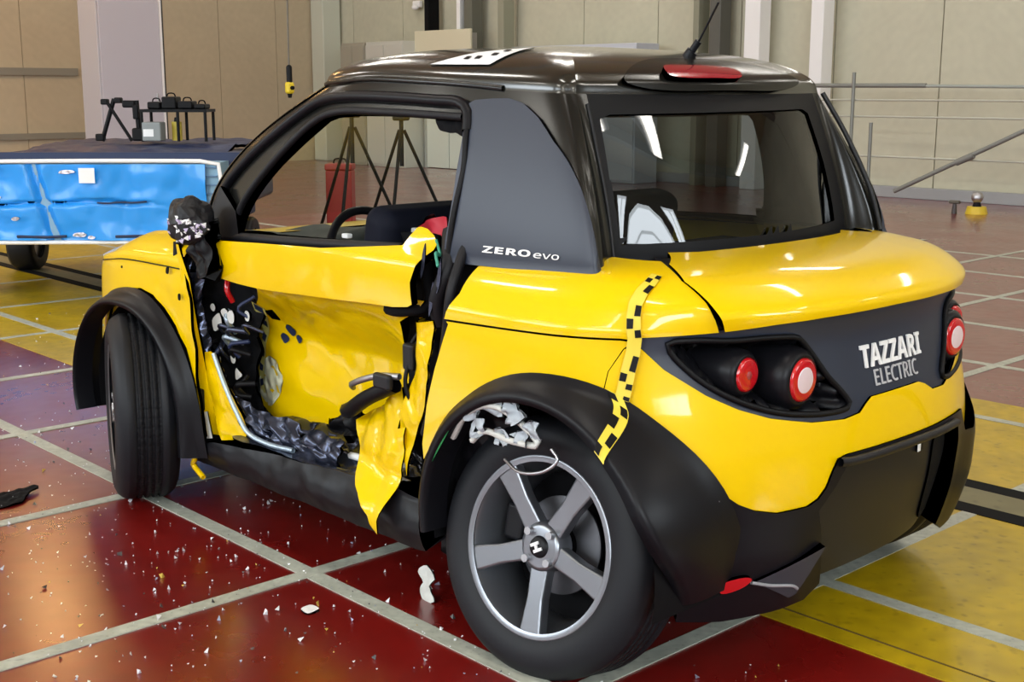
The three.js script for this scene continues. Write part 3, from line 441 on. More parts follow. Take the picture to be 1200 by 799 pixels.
// lock gear hanging in the tear
{ const o = group('door_latch', car);
  add('arm', tube([[2.86, 0.44, -0.6], [2.76, 0.47, -0.66], [2.64, 0.53, -0.69], [2.52, 0.585, -0.69]], 0.022, 20, 8), M.black, o);
  add('arm', tube([[2.8, 0.52, -0.62], [2.7, 0.56, -0.69], [2.58, 0.6, -0.7], [2.5, 0.61, -0.69]], 0.009, 20, 6), M.steel, o);
  for (const g of [box(0.07, 0.04, 0.02, 2.55, 0.592, -0.705, 0.008), box(0.04, 0.07, 0.03, 2.49, 0.66, -0.66, 0.008)]) add('plate', g, M.trim, o);
  add('bracket', patch(spline([[2.96, 0.36], [2.9, 0.44], [2.83, 0.45], [2.8, 0.4], [2.86, 0.36]], 20), flat((x, y) => -0.58 - 0.03 * noise2(x * 12, y * 12)), { t: 0.03, cell: [0.02, 0.02] }), M.black, o);
  add('rod', tube([[2.5, 0.68, -0.66], [2.47, 0.74, -0.63], [2.49, 0.6, -0.68], [2.46, 0.5, -0.66]], 0.006, 24, 6), M.black, o);
}
// torn rear jamb: yellow strip, black hollow behind
add('door_jamb', patch([[2.556, 0.742], [2.5, 0.752], [2.44, 0.757], [2.376, 0.769], [2.378, 0.7], [2.395, 0.62], [2.41, 0.55], [2.44, 0.47], [2.465, 0.42], [2.478, 0.352], [2.5, 0.42], [2.515, 0.47], [2.51, 0.53], [2.462, 0.62], [2.455, 0.66], [2.47, 0.69], [2.52, 0.7]], flat((x, y) => -0.685 + 0.1 * smooth(2.42, 2.55, x) * smooth(0.5, 0.7, y) + wob(x, y, 8, 0.008, 4)), { t: 0.006, cell: [0.02, 0.02], sgn: -1 }), M.yellow);
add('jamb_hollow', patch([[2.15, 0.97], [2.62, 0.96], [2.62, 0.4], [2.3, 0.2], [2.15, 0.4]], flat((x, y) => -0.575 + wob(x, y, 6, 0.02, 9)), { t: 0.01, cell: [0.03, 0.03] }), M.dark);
add('jamb_lining', tube([[2.4, 0.98, -0.6], [2.34, 0.9, -0.66], [2.37, 0.82, -0.67], [2.38, 0.76, -0.65]], 0.022, 20, 8), M.rubber);
add('jamb_lining', tube([[2.46, 0.97, -0.6], [2.47, 0.88, -0.62], [2.44, 0.8, -0.64], [2.52, 0.775, -0.67], [2.58, 0.772, -0.66]], 0.016, 24, 8), M.dark);
add('jamb_lining', tube([[2.3, 0.97, -0.63], [2.28, 0.86, -0.7], [2.3, 0.75, -0.7], [2.33, 0.62, -0.7], [2.4, 0.48, -0.69]], 0.013, 30, 8), M.rubber);
for (const [x, y] of [[2.33, 0.9], [2.36, 0.84], [2.39, 0.93]]) add('jamb_trim', patch(spline([[x, y + 0.03], [x + 0.012, y], [x + 0.02, y - 0.06], [x + 0.005, y - 0.03]], 12), flat(-0.69), { t: 0.003 }), M.crumple);
add('wire', tube([[2.42, 0.96, -0.63], [2.37, 0.93, -0.66], [2.35, 0.94, -0.69], [2.33, 0.91, -0.7]], 0.004, 16, 6), std([0.05, 0.3, 0.2], 0.5));
// front jamb: bent yellow post, dark hinge pillar full of broken trim
add('bent_post', patch([[3.5, 0.522], [3.44, 0.535], [3.405, 0.528], [3.37, 0.46], [3.33, 0.39], [3.29, 0.32], [3.283, 0.3], [3.31, 0.275], [3.39, 0.262], [3.41, 0.3], [3.45, 0.41]], flat((x, y) => -0.7 + wob(x, y, 9, 0.006, 5) + 0.03 * smooth(3.4, 3.3, x)), { t: 0.012, cell: [0.02, 0.02], sgn: -1 }), M.yellow);
add('bent_post_edge', tube([[3.405, 0.535, -0.705], [3.36, 0.45, -0.7], [3.31, 0.365, -0.69], [3.27, 0.31, -0.68], [3.18, 0.29, -0.67], [3.05, 0.293, -0.66]], 0.008, 30, 6), M.palmetal);
add('fender_return', patch([[3.55, 0.86], [3.535, 0.86], [3.5, 0.75], [3.48, 0.6], [3.45, 0.42], [3.42, 0.27], [3.5, 0.27], [3.5, 0.54], [3.535, 0.79]], flat((x, y) => -0.735 + 0.9 * Math.max(0, 3.53 - x) * 0.5), { t: 0.01, cell: [0.03, 0.03] }), M.yellow);
add('hinge_pillar', patch([[3.36, 0.16], [3.74, 0.16], [3.74, 0.9], [3.2, 0.9], [3.24, 0.76], [3.33, 0.68], [3.38, 0.55]], flat((x, y) => -0.56 - 0.04 * smooth(3.3, 3.55, x) + wob(x, y, 7, 0.02, 12)), { t: 0.01, cell: [0.025, 0.025] }), M.dark);
const sweep = new THREE.CatmullRomCurve3([[3.575, 0.87, -0.66], [3.57, 0.7, -0.665], [3.545, 0.55, -0.665], [3.46, 0.42, -0.66], [3.33, 0.335, -0.64], [3.1, 0.315, -0.62], [2.85, 0.3, -0.62]].map((p) => V(...p)));
add('sill_trim', patch(rectP(0, -1, 1, 1), (t, w) => { const p = sweep.getPoint(clamp(t, 0, 1)), d = sweep.getTangent(clamp(t, 0, 1)), k = 0.045 + 0.012 * noise2(t * 9, 3); return [p.x - d.y * w * k, p.y + d.x * w * k, p.z - 0.03 * (1 - w * w) + 0.012 * noise2(t * 22, w * 1.5)]; }, { t: 0.01, cell: [0.02, 0.25] }), M.crumple);
add('sill_trim', tube([[3.58, 0.8, -0.71], [3.575, 0.68, -0.715], [3.555, 0.56, -0.71], [3.52, 0.5, -0.7]], 0.011, 20, 8), M.palmetal);
add('sill_trim', tube([[3.6, 0.86, -0.7], [3.6, 0.7, -0.71], [3.59, 0.52, -0.7], [3.53, 0.4, -0.68], [3.42, 0.32, -0.66]], 0.016, 30, 8), M.black);
const bits = rng(77), whiteBits = [[3.46, 0.62, 0.035], [3.42, 0.655, 0.02], [3.37, 0.65, 0.03], [3.31, 0.655, 0.024], [3.49, 0.66, 0.016], [3.4, 0.51, 0.018], [3.36, 0.47, 0.022], [3.47, 0.5, 0.012]];
for (const [x, y, r] of whiteBits) add('broken_bracket', patch(spline(Array.from({ length: 6 }, (_, k) => { const a = k / 6 * 6.283, q = r * (0.55 + 0.6 * bits()); return [x + q * Math.cos(a), y + q * Math.sin(a)]; }), 14), flat(-0.64 - 0.02 * bits()), { t: 0.008, cell: [0.02, 0.02] }), M.offwhite);
for (let k = 0; k < 16; k++) { const x = 3.3 + 0.26 * bits(), y = 0.36 + 0.36 * bits(), a = bits() * 6; add('broken_trim', tube([[x, y, -0.63], [x + 0.04 * Math.cos(a), y + 0.04 * Math.sin(a), -0.66], [x + 0.07 * Math.cos(a + 0.8), y + 0.07 * Math.sin(a + 0.8), -0.62]], 0.005 + 0.006 * bits(), 10, 6), [M.crumple, M.black, M.navy, M.palmetal][k % 4]); }
add('wire', tube([[3.4, 0.78, -0.64], [3.385, 0.73, -0.66], [3.39, 0.69, -0.64]], 0.009, 12, 6), M.red, car, 'red wire in the torn door opening');
add('hinge', [box(0.03, 0.07, 0.02, 3.475, 0.38, -0.72, 0.006)], M.black); add('hinge', [box(0.022, 0.03, 0.02, 3.46, 0.36, -0.735, 0.004)], M.white);
add('post_shim', patch([[3.455, 0.345], [3.43, 0.35], [3.405, 0.27], [3.44, 0.262]], flat(-0.722), { t: 0.004 }), M.offwhite);
// rocker, and the crumpled floor edge above it
add('rocker', patch([[3.7, 0.205], [3.5, 0.235], [3.388, 0.262], [3.1, 0.285], [2.8, 0.302], [2.543, 0.318], [2.4, 0.31], [2.36, 0.19], [2.4, 0.18], [3.0, 0.178], [3.667, 0.165]], (x, y) => [x, y, -0.7 - 0.03 * Math.sin(clamp((y - 0.15) / 0.16, 0, 1) * Math.PI) + wob(x, y, 5, 0.006, 15)], { t: 0.12, cell: [0.03, 0.02], sgn: -1 }), M.plastic);
add('floor_edge', patch(rectP(2.46, 0, 3.4, 1), (x, t) => [x, 0.275 + 0.05 * smooth(3.4, 2.6, x) * 0 + 0.045 * t + 0.03 * noise2(x * 9, t * 3) * Math.sin(t * 3.14), -0.69 + 0.27 * t + 0.02 * noise2(x * 7 + 4, t * 2)], { t: 0.006, cell: [0.02, 0.07], sgn: 1 }), M.crumple);
for (const [xa, xb, t] of [[2.52, 2.72, 0.2], [2.74, 2.86, 0.35], [2.95, 3.1, 0.25], [2.62, 2.7, 0.5]]) add('bare_metal', tube([[xa, 0.3 + 0.02 * t, -0.69 + 0.27 * t], [(xa + xb) / 2, 0.315, -0.7 + 0.27 * t], [xb, 0.305, -0.685 + 0.27 * t]], 0.011, 12, 6), M.white);
add('torn_tape', tube([[3.5, 0.25, -0.72], [3.52, 0.22, -0.74], [3.47, 0.2, -0.75], [3.5, 0.17, -0.74], [3.44, 0.14, -0.74]], 0.009, 24, 6), M.yellow);
add('bracket', box(0.06, 0.06, 0.04, 3.53, 0.255, -0.7, 0.01), M.black);
// crumpled mirror
{ const o = group('mirror', car), g = new THREE.IcosahedronGeometry(0.1, 6), p = g.attributes.position;
  for (let k = 0; k < p.count; k++) { const v = V().fromBufferAttribute(p, k), n = 0.9 + 0.13 * noise3(v.x * 11, v.y * 11, v.z * 11) + 0.03 * noise3(v.x * 26, v.y * 26, v.z * 26); v.multiplyScalar(n); p.setXYZ(k, v.x * 1.05, v.y * 0.92, v.z * 0.85); }
  g.computeVertexNormals(); add('shell', g.scale(0.86, 0.86, 0.86).rotateZ(0.3).translate(3.42, 0.942, -0.75), M.trim, o);
  const ray = new THREE.Raycaster(), shell = new THREE.Mesh(o.children[0].geometry, new THREE.MeshBasicMaterial({ side: THREE.DoubleSide })), rnd = rng(99);
  const shardAt = (k) => { const u = k > 30 ? (rnd() - 0.5) * 1.2 : (rnd() - 0.5) * 1.0, w = k > 30 ? -0.5 + u * 0.55 + 0.1 * rnd() : 0.05 + (rnd() - 0.5) * 0.7, from = V(3.42 - 2.95 - 0.4 - 0.05 * u, 0.942 + 0.075 * w, -0.75 - 0.22 + 0.09 * u - 0.02); ray.set(from, V(0.86, -0.03, 0.48).normalize()); const hit = ray.intersectObject(shell)[0]; return hit ? [hit.point.x + 2.95, hit.point.y, hit.point.z] : [3.42, 0.94, -0.75]; };
  for (let k = 0; k < 46; k++) { const a = bits() * 6.28, b = bits(), r = 0.005 + 0.007 * bits(); add('glass_shard', new THREE.TetrahedronGeometry(r).rotateX(a).rotateY(b * 9).translate(...shardAt(k)), k % 3 ? M.white : std([0.5, 0.42, 0.6], 0.3), o); }
  add('arm', patch(spline([[3.46, 0.93], [3.36, 0.945], [3.33, 0.89], [3.32, 0.8], [3.38, 0.775], [3.42, 0.8]], 26), flat((x, y) => -0.75 + 0.02 * noise2(x * 15, y * 15)), { t: 0.05, cell: [0.02, 0.02] }), M.black, o);
  add('mount', patch([[3.5, 0.885], [3.3, 0.895], [3.33, 0.97], [3.43, 1.04]], flat((x, y) => -0.665 + 0.14 * (y - 0.88)), { t: 0.02, cell: [0.03, 0.03] }), M.trim, o);
}

// --- wheels
function wheelGeo() {
  const P = []; const R = 0.305, w = 0.185;
  const prof = [[0.2, 0.012], [0.212, 0.002], [0.235, -0.006], [0.262, -0.006], [0.285, 0.004], [0.297, 0.018], [0.303, 0.03]];
  for (const [r, z] of prof) P.push([r, z]);
  const tread = []; let z = 0.034; for (const gcen of [0.06, 0.082, 0.105, 0.128]) { tread.push([R, z], [R, gcen - 0.006], [R - 0.009, gcen - 0.005], [R - 0.009, gcen + 0.005], [R, gcen + 0.006]); z = gcen + 0.006; } tread.push([R, 0.151]);
  P.push(...tread); for (const [r, zz] of prof.slice().reverse()) P.push([r, w - zz]);
  return P;
}
const tyreBump = tex(512, 128, (u, v) => { const k = (u * 64) % 1, d = (v * 6 + u * 64 * 0.5) % 1; return v < 0.26 || v > 0.74 ? 0.85 : (k < 0.14) ? 0.35 : d < 0.12 ? 0.45 : 0.85; }, false);
M.tyre = phys([0.009, 0.01, 0.013], 0.55, { specularIntensity: 0.6, bumpMap: tyreBump, bumpScale: 0.002 });
const lath = (pts, seg = 72) => new THREE.LatheGeometry(pts.map((q) => new THREE.Vector2(...q)), seg).rotateX(Math.PI / 2);    // lathe axis to z: profile height runs inwards (+z)
function makeWheel() {
  const o = group('wheel', car), rr = 0.208;
  mesh('tyre', lath(wheelGeo(), 96), M.tyre, o);
  mesh('rim', lath([[rr - 0.012, 0.004], [rr, 0.0], [rr + 0.006, 0.004], [rr + 0.004, 0.012], [rr - 0.008, 0.02], [rr - 0.014, 0.05], [rr - 0.03, 0.08], [rr - 0.03, 0.15], [rr, 0.175]]), M.alloy, o);
  mesh('rim', lath([[rr - 0.03, 0.15], [0.05, 0.13], [0.0, 0.13]]), M.dark, o);
  for (let k = 0; k < 5; k++) {
    const s = new THREE.Shape(); s.moveTo(-0.021, 0.03); s.lineTo(-0.018, 0.12); s.lineTo(-0.026, rr - 0.008); s.lineTo(0.026, rr - 0.008); s.lineTo(0.018, 0.12); s.lineTo(0.021, 0.03); s.closePath();
    const g = new THREE.ExtrudeGeometry(s, { depth: 0.02, bevelEnabled: true, bevelSize: 0.005, bevelThickness: 0.006, bevelSegments: 2, steps: 1, curveSegments: 4 });
    const p = g.attributes.position; for (let i = 0; i < p.count; i++) { const r = p.getY(i) / rr; p.setZ(i, p.getZ(i) + 0.012 + 0.018 * (1 - r)); } g.computeVertexNormals();
    mesh('spoke', g.rotateZ(k * Math.PI * 2 / 5 + 0.58), M.alloy, o);
  }
  mesh('hub', lath([[0, 0.014], [0.045, 0.014], [0.058, 0.02], [0.06, 0.06]], 40), M.alloy, o);
  mesh('hub_cap', lath([[0, 0.004], [0.022, 0.005], [0.027, 0.016]], 32), M.plastic, o);
  mesh('hub_mark', [box(0.024, 0.007, 0.004, 0.002, 0.008, 0.002), box(0.024, 0.007, 0.004, -0.002, -0.008, 0.002), box(0.007, 0.022, 0.004, 0, 0, 0.002)].map((g) => g.rotateZ(-0.5)), M.white, o);
  for (let k = 0; k < 4; k++) { const a = k * Math.PI / 2 + 0.75; mesh('lug_nut', new THREE.CylinderGeometry(0.009, 0.01, 0.02, 6).rotateX(Math.PI / 2).translate(0.045 * Math.cos(a), 0.045 * Math.sin(a), 0.012), M.steel, o); }
  mesh('brake_disc', lath([[0.05, 0.09], [0.115, 0.09], [0.115, 0.105], [0.05, 0.105]], 48), std([0.1, 0.1, 0.11], 0.45, 0.8), o);
  mesh('brake_caliper', box(0.06, 0.09, 0.06, 0.12, 0.03, 0.085, 0.012), M.plastic, o);
  return o;
}
const w0 = makeWheel();
function setWheel(o, X, y, zc, toe, camber) { o.position.set(X - 2.95, y, zc); o.rotation.set(0, 0, 0); o.rotation.order = 'YXZ'; o.rotation.y = toe; o.rotation.x = camber; }
setWheel(w0, 1.99, 0.296, -0.7, 0.1, 0.21);
const more = (X, y, z, toe, cam, flip) => { const o = w0.clone(); o.name = 'wheel_00' + car.children.filter((c) => c.name.startsWith('wheel_00') || c.name === 'wheel').length; car.add(o); setWheel(o, X, y, z, toe + (flip ? Math.PI : 0), cam); return o; };
more(3.86, 0.304, -0.83, -0.39, 0.02); more(1.965, 0.304, 0.7, 0, 0, 1); more(3.82, 0.304, 0.7, -0.35, 0, 1);
// broken arch lining over the rear wheel
{ const o = group('broken_liner', car), at = [[2.13, 0.6], [2.06, 0.63], [2.0, 0.62], [1.93, 0.6], [2.1, 0.57], [2.02, 0.56], [1.96, 0.575]];
  add('strip', tube([[2.22, 0.52, -0.75], [2.14, 0.6, -0.77], [2.05, 0.63, -0.77], [1.97, 0.6, -0.76], [1.92, 0.565, -0.76], [1.99, 0.56, -0.77], [2.1, 0.56, -0.76], [2.14, 0.53, -0.76]], 0.008, 50, 6), M.offwhite, o);
  for (const [x, y] of at) add('scrap', patch(spline(Array.from({ length: 6 }, (_, k) => { const a = k / 6 * 6.283, q = 0.026 * (0.45 + 0.8 * bits()); return [x + q * Math.cos(a) * 1.3, y + q * Math.sin(a)]; }), 14), flat((a, b) => -0.77 + 0.015 * noise2(a * 30, b * 30)), { t: 0.004, cell: [0.015, 0.015] }), std([0.42, 0.46, 0.5], 0.4), o);
  add('green_strap', patch([[2.3, 0.43], [2.275, 0.44], [2.2, 0.545], [2.222, 0.548]], flat(-0.78), { t: 0.004, cell: [0.02, 0.02] }), std([0.02, 0.22, 0.06], 0.5), o);
  add('wire', tube([[2.05, 0.5, -0.74], [1.98, 0.49, -0.76], [1.9, 0.51, -0.76], [1.87, 0.54, -0.75], [1.89, 0.56, -0.75]], 0.004, 24, 6), M.steel, o);
}
// scuffed inner arch and suspension beside the rear wheel
add('arch_inner', patch([[2.4, 0.3], [2.34, 0.45], [2.2, 0.58], [2.12, 0.56], [2.2, 0.44], [2.26, 0.28], [2.28, 0.15], [2.38, 0.17]], flat((x, y) => -0.66 + wob(x, y, 8, 0.012, 21)), { t: 0.02, cell: [0.02, 0.02] }), M.plastic);

// --- cabin
[box(1.6, 0.05, 1.1, 3.0, 0.2, 0), box(0.5, 0.05, 0.7, 1.95, 0.3, 0), box(0.7, 0.05, 0.7, 4.0, 0.3, 0), box(0.04, 0.65, 0.9, 3.62, 0.5, 0), box(0.04, 0.6, 1.15, 2.2, 0.55, 0.05), box(0.7, 0.04, 1.1, 2.1, 0.86, 0), box(1.3, 0.5, 0.04, 2.95, 0.5, 0.62)].forEach((g, k) => add(['floor_pan', 'floor_pan', 'floor_pan', 'bulkhead', 'bulkhead', 'parcel_shelf', 'door_lining'][k], g, M.dark));
add('dashboard', patch(rectP(3.3, -0.55, 3.66, 0.58), (x, z) => [x, 0.86 - 0.1 * smooth(3.42, 3.3, x) + 0.02 * noise2(x * 4, z * 4), z], { t: 0.12, cell: [0.04, 0.05], sgn: -1 }), std([0.012, 0.02, 0.02], 0.6));
add('steering_wheel', [new THREE.TorusGeometry(0.15, 0.014, 10, 40).rotateY(Math.PI / 2).rotateZ(-0.4).translate(3.2, 0.815, -0.25), box(0.03, 0.05, 0.28, 3.2, 0.815, -0.25, 0.01), bar([3.2, 0.815, -0.25], [3.45, 0.72, -0.25], 0.03)], M.plastic);
for (const z of [-0.22, 0.3]) { const o = group('seat', car);
  add('cushion', box(0.46, 0.14, 0.4, z < 0 ? 3.16 : 2.95, 0.38, z, 0.05), M.navy, o); add('backrest', new RoundedBoxGeometry(0.13, 0.56, 0.46, 4, 0.05).rotateZ(0.2).translate(z < 0 ? 2.97 : 2.7, z < 0 ? 0.72 : 0.74, z), phys([0.005, 0.006, 0.014], 0.75, { specularIntensity: 0.4 }), o); if (z > 9) add('headrest', new RoundedBoxGeometry(0.09, 0.16, 0.24, 4, 0.04).rotateZ(0.2).translate(2.6, 1.08, z), phys([0.005, 0.006, 0.014], 0.75, { specularIntensity: 0.4 }), o); }
add('seat_side_airbag', patch(spline([[2.7, 0.93], [2.6, 0.985], [2.54, 1.0], [2.52, 0.97], [2.54, 0.9], [2.63, 0.89]], 24), flat((x, y) => -0.5 + 0.03 * noise2(x * 9, y * 9)), { t: 0.03, cell: [0.02, 0.02] }), std([0.55, 0.02, 0.04], 0.6), car, 'red cloth showing behind the bent door top');
add('seat_side_airbag', patch(spline([[2.68, 0.915], [2.63, 0.935], [2.59, 0.905], [2.62, 0.88]], 14), flat(-0.535), { t: 0.01 }), std([0.01, 0.04, 0.5], 0.6), car, 'blue cloth below the red cloth');
add('headlining', patch(rectP(-11, 0.15, 11, 1.95), (i, k) => roofTop(i, k, -0.035), { t: 0, cell: [0.4, 0.2] }), M.dark);
for (const [x, y, z] of [[2.85, 0.93, -0.35], [3.05, 0.905, -0.45]]) add('white_scrap', box(0.03, 0.014, 0.02, x, y, z, 0.004), M.white);

// ================= crash barrier trolley =================
const trolley = thing('crash_trolley', 'crash trolley with a dented bright blue barrier block in a white frame', 'trolley', [7.38, 0, 3.42], -132.85 * Math.PI / 180);
{
  const dent = (x, y) => 0.016 * noise2(x * 2.2, y * 3) + 0.004 * noise2(x * 7 + 3, y * 6) + 0.03 * Math.exp(-(((y - 0.65 - 0.02 * noise2(x * 3, 1)) / 0.012) ** 2)) * -smooth(0.5, 0.1, x) - 0.05 * smooth(0.06, 0, Math.abs(x + 0.33 + 0.25 * (y - 0.65))) - 0.03 * smooth(-0.4, -0.75, x) * Math.sin(y * 22 + x * 5);
  mesh('barrier_face', patch(rectP(-0.74, 0.425, 0.66, 0.885), (x, y) => [x, y, 0.02 + dent(x, y)], { t: 0.01, cell: [0.015, 0.015], sgn: 1 }), M.blue, trolley);
  mesh('honeycomb_block', box(1.46, 0.47, 0.3, 0, 0.655, -0.17), std([0.25, 0.42, 0.55], 0.45, 0.4), trolley);
  for (let k = 0; k < 9; k++) mesh('honeycomb_rib', box(0.07, 0.008, 0.02, 0.69, 0.44 + k * 0.053, -0.008), std([0.1, 0.2, 0.35], 0.5), trolley);
  const ft = (pts) => tube(pts.map(([x, y]) => [x, y, 0.01]), 0.013, 30, 8);
  mesh('frame_edge', ft([[-0.75, 0.9], [0, 0.905], [0.6, 0.903], [0.72, 0.9], [0.748, 0.87], [0.75, 0.7], [0.745, 0.45], [0.72, 0.415], [0.6, 0.413], [0, 0.412], [-0.75, 0.41]]), M.white, trolley);
  mesh('label', box(0.095, 0.09, 0.004, -0.045, 0.82, 0.055), M.white, trolley);
  for (const [x, y, w, hh] of [[-0.17, 0.84, 0.12, 0.03], [-0.12, 0.46, 0.1, 0.035], [-0.05, 0.445, 0.06, 0.03], [-0.62, 0.69, 0.13, 0.02], [-0.5, 0.56, 0.07, 0.03]]) mesh('torn_foil', patch(spline(Array.from({ length: 7 }, (_, k) => { const a = k / 7 * 6.283, q = 0.55 + 0.5 * R1(); return [x + w / 2 * q * Math.cos(a), y + hh / 2 * q * Math.sin(a)]; }), 18), (a, b) => [a, b, 0.033 + dent(a, b) + 0.006 * noise2(a * 40, b * 40)], { t: 0.002, cell: [0.015, 0.015], sgn: 1 }), std([0.7, 0.68, 0.75], 0.35, 0.4), trolley);
  mesh('fold', tube([[0.0, 0.655, 0.03], [0.06, 0.652, 0.03], [0.13, 0.657, 0.03], [0.22, 0.656, 0.032], [0.3, 0.662, 0.03]], 0.006, 30, 6), M.navy, trolley);
  mesh('fold', tube([[-0.5, 0.45, 0.03], [-0.3, 0.447, 0.03], [-0.2, 0.452, 0.03]], 0.009, 20, 6), M.navy, trolley);
  mesh('fold', tube([[0.1, 0.45, 0.03], [0.3, 0.455, 0.03], [0.45, 0.46, 0.03]], 0.009, 20, 6), M.navy, trolley);
  mesh('back_plate', box(1.7, 0.56, 0.04, -0.05, 0.66, -0.35), M.navy, trolley);
  mesh('body', [box(1.84, 0.36, 1.9, -0.28, 0.7, -1.35, 0.04)], M.navy, trolley);
  mesh('side_case', box(0.14, 0.42, 0.5, 0.71, 0.72, -0.62, 0.02), M.navy, trolley);
  mesh('top_cover', patch(rectP(-0.75, -2.2, 0.62, -0.5), (x, z) => [x, 0.885 + 0.07 * smooth(-0.5, -1.1, z) + 0.012 * noise2(x * 4, z * 4), z], { t: 0.02, cell: [0.05, 0.05], sgn: -1 }), std([0.01, 0.02, 0.07], 0.5), trolley);
  for (const [x, z] of [[-1.12, -1.75], [0.5, -1.75], [-1.12, -0.75], [0.5, -0.75]]) { const o = group('wheel', trolley); o.position.set(x, 0.2, z); mesh('tyre', new THREE.LatheGeometry([[0.11, -0.09], [0.18, -0.095], [0.198, -0.07], [0.2, 0], [0.198, 0.07], [0.18, 0.095], [0.11, 0.09]].map((q) => new THREE.Vector2(...q)), 36).rotateZ(Math.PI / 2), M.rubber, o); mesh('hub', new THREE.CylinderGeometry(0.112, 0.112, 0.12, 24).rotateZ(Math.PI / 2), M.alloy, o); mesh('fork', box(0.03, 0.34, 0.1, x > -0.3 ? -0.11 : 0.11, 0.16, 0), M.black, o); }
  mesh('chassis', box(1.5, 0.08, 1.9, -0.3, 0.5, -1.35), M.black, trolley);
}
const onT = (x, y, z) => { const v = V(x, y, z).applyEuler(trolley.rotation); return [trolley.position.x + v.x, y, trolley.position.z + v.z]; };
const TT = 0.974, turnT = trolley.rotation.y;
{ // film cameras on the trolley: a pair of dark stands
  const o = thing('camera_stand', 'left of two black camera stands on the trolley top, legs crossed in an x', 'camera stand', onT(-0.28, TT, -1.3), turnT, 'black camera stands on the trolley');
  mesh('leg', bar([-0.09, 0, 0], [0.01, 0.29, 0], 0.016), M.black, o); mesh('leg', bar([0.12, 0, 0], [-0.03, 0.26, 0.02], 0.012), M.black, o); each('head', [box(0.05, 0.04, 0.06, -0.055, 0.27, 0, 0.01), box(0.05, 0.04, 0.06, 0.04, 0.28, 0, 0.01)], M.black, o); mesh('foot', box(0.06, 0.05, 0.06, -0.1, 0.025, 0, 0.01), M.black, o);
  const q = thing('camera_stand', 'right of two black camera stands on the trolley top, upright post with a side camera', 'camera stand', onT(-0.135, TT, -1.3), turnT, 'black camera stands on the trolley');
  mesh('post', bar([0.03, 0, 0], [0.02, 0.28, 0], 0.018), M.black, q); mesh('base', box(0.09, 0.09, 0.08, 0.03, 0.045, 0, 0.015), M.black, q); each('camera', [box(0.09, 0.05, 0.06, -0.03, 0.255, 0, 0.012), box(0.04, 0.1, 0.05, 0.02, 0.2, 0.02, 0.01)], M.black, q);
  const fr = thing('equipment_rack', 'low black tube rack with dark gear piled on it at the trolley rear', 'rack', onT(0.17, TT, -1.3), turnT);
  for (const x of [-0.22, 0.03, 0.22]) for (const z of [-0.12, 0.12]) mesh('leg', bar([x, 0, z], [x, 0.205, z], 0.011), M.black, fr);
  mesh('shelf', box(0.47, 0.02, 0.27, 0, 0.21, 0), M.black, fr);
  const bx = thing('battery_box', 'small grey and white box under the left end of the black rack', 'box', onT(0.02, TT, -1.22), turnT); mesh('case', box(0.13, 0.13, 0.14, 0, 0.068, 0, 0.01), std([0.25, 0.27, 0.27], 0.5), bx); mesh('panel', box(0.07, 0.05, 0.005, -0.02, 0.06, 0.071), M.white, bx);
  const yb = thing('gas_bottle', 'small yellow bottle standing under the black rack', 'bottle', onT(0.16, TT, -1.3), turnT); mesh('body', new THREE.CylinderGeometry(0.035, 0.035, 0.13, 20).translate(0, 0.068, 0), std([0.55, 0.42, 0.05], 0.5), yb); mesh('cap', new THREE.CylinderGeometry(0.014, 0.02, 0.03, 12).translate(0, 0.148, 0), M.black, yb);
  const pile = ['dark cable drum at the left end of the rack top', 'tallest dark gear block on the rack top', 'flat dark gear case in the middle right of the rack top', 'dark gear wedge at the right end of the rack top'];
  [[-0.145, 0.09, 0.05], [-0.04, 0.1, 0.085], [0.072, 0.1, 0.055], [0.173, 0.08, 0.035]].forEach(([x, w, hh], k) => { const g = thing('gear_case', pile[k], 'gear', [...onT(0.17 + x, TT + 0.221, -1.3)], turnT); mesh('case', box(w, hh, 0.16, 0, hh / 2, 0, 0.012), M.black, g); mesh('handle', tube([[-w * 0.3, hh, 0], [-w * 0.2, hh + 0.02, 0], [w * 0.2, hh + 0.02, 0], [w * 0.3, hh, 0]], 0.005, 12, 6), M.dark, g); });
}

// ================= things along the walls =================
{ const o = thing('cabinet', 'tall pale grey cabinet against the warm wall behind the trolley', 'cabinet', [17.3, 0, 8.5], 0);
  mesh('carcass', box(0.56, 2.6, 0.96, 0.02, 1.3, 0, 0.01), std([0.5, 0.49, 0.53], 0.5), o); mesh('door', box(0.02, 2.5, 0.9, -0.275, 1.3, 0, 0.004), std([0.56, 0.54, 0.6], 0.45), o); mesh('side_trim', box(0.4, 2.6, 0.09, 0.05, 1.3, 0.54), std([0.05, 0.05, 0.045], 0.7), o); mesh('edge_strip', box(0.03, 2.55, 0.03, -0.28, 1.3, 0.47), M.white, o); mesh('handle', box(0.03, 0.16, 0.025, -0.3, 1.2, 0.36, 0.008), M.steel, o); }
{ const o = thing('pendant_control', 'black and yellow crane control hanging on a cable before the warm wall', 'control', [7.82, 0, 5.1]);
  mesh('cable', tube([[0, h - 0.02, 0], [0.015, 4, 0.01], [-0.01, 2.4, 0], [0, 1.48, 0]], 0.007, 40, 6), std([0.15, 0.13, 0.1], 0.6), o); mesh('grip', new THREE.CapsuleGeometry(0.021, 0.1, 4, 12).translate(0, 1.43, 0), M.black, o); mesh('body', box(0.055, 0.085, 0.06, 0, 1.34, 0, 0.02), std([0.75, 0.55, 0.02], 0.45), o); mesh('button', new THREE.CylinderGeometry(0.014, 0.014, 0.02, 12).rotateZ(Math.PI / 2).translate(-0.033, 1.34, 0), M.black, o); mesh('tip', new THREE.CylinderGeometry(0.018, 0.012, 0.03, 12).translate(0, 1.285, 0), M.black, o); }
struct('trim_1', box(0.4, h, 0.4, 20.55, h / 2, 14.25, 0.02), std([0.6, 0.62, 0.52], 0.6));
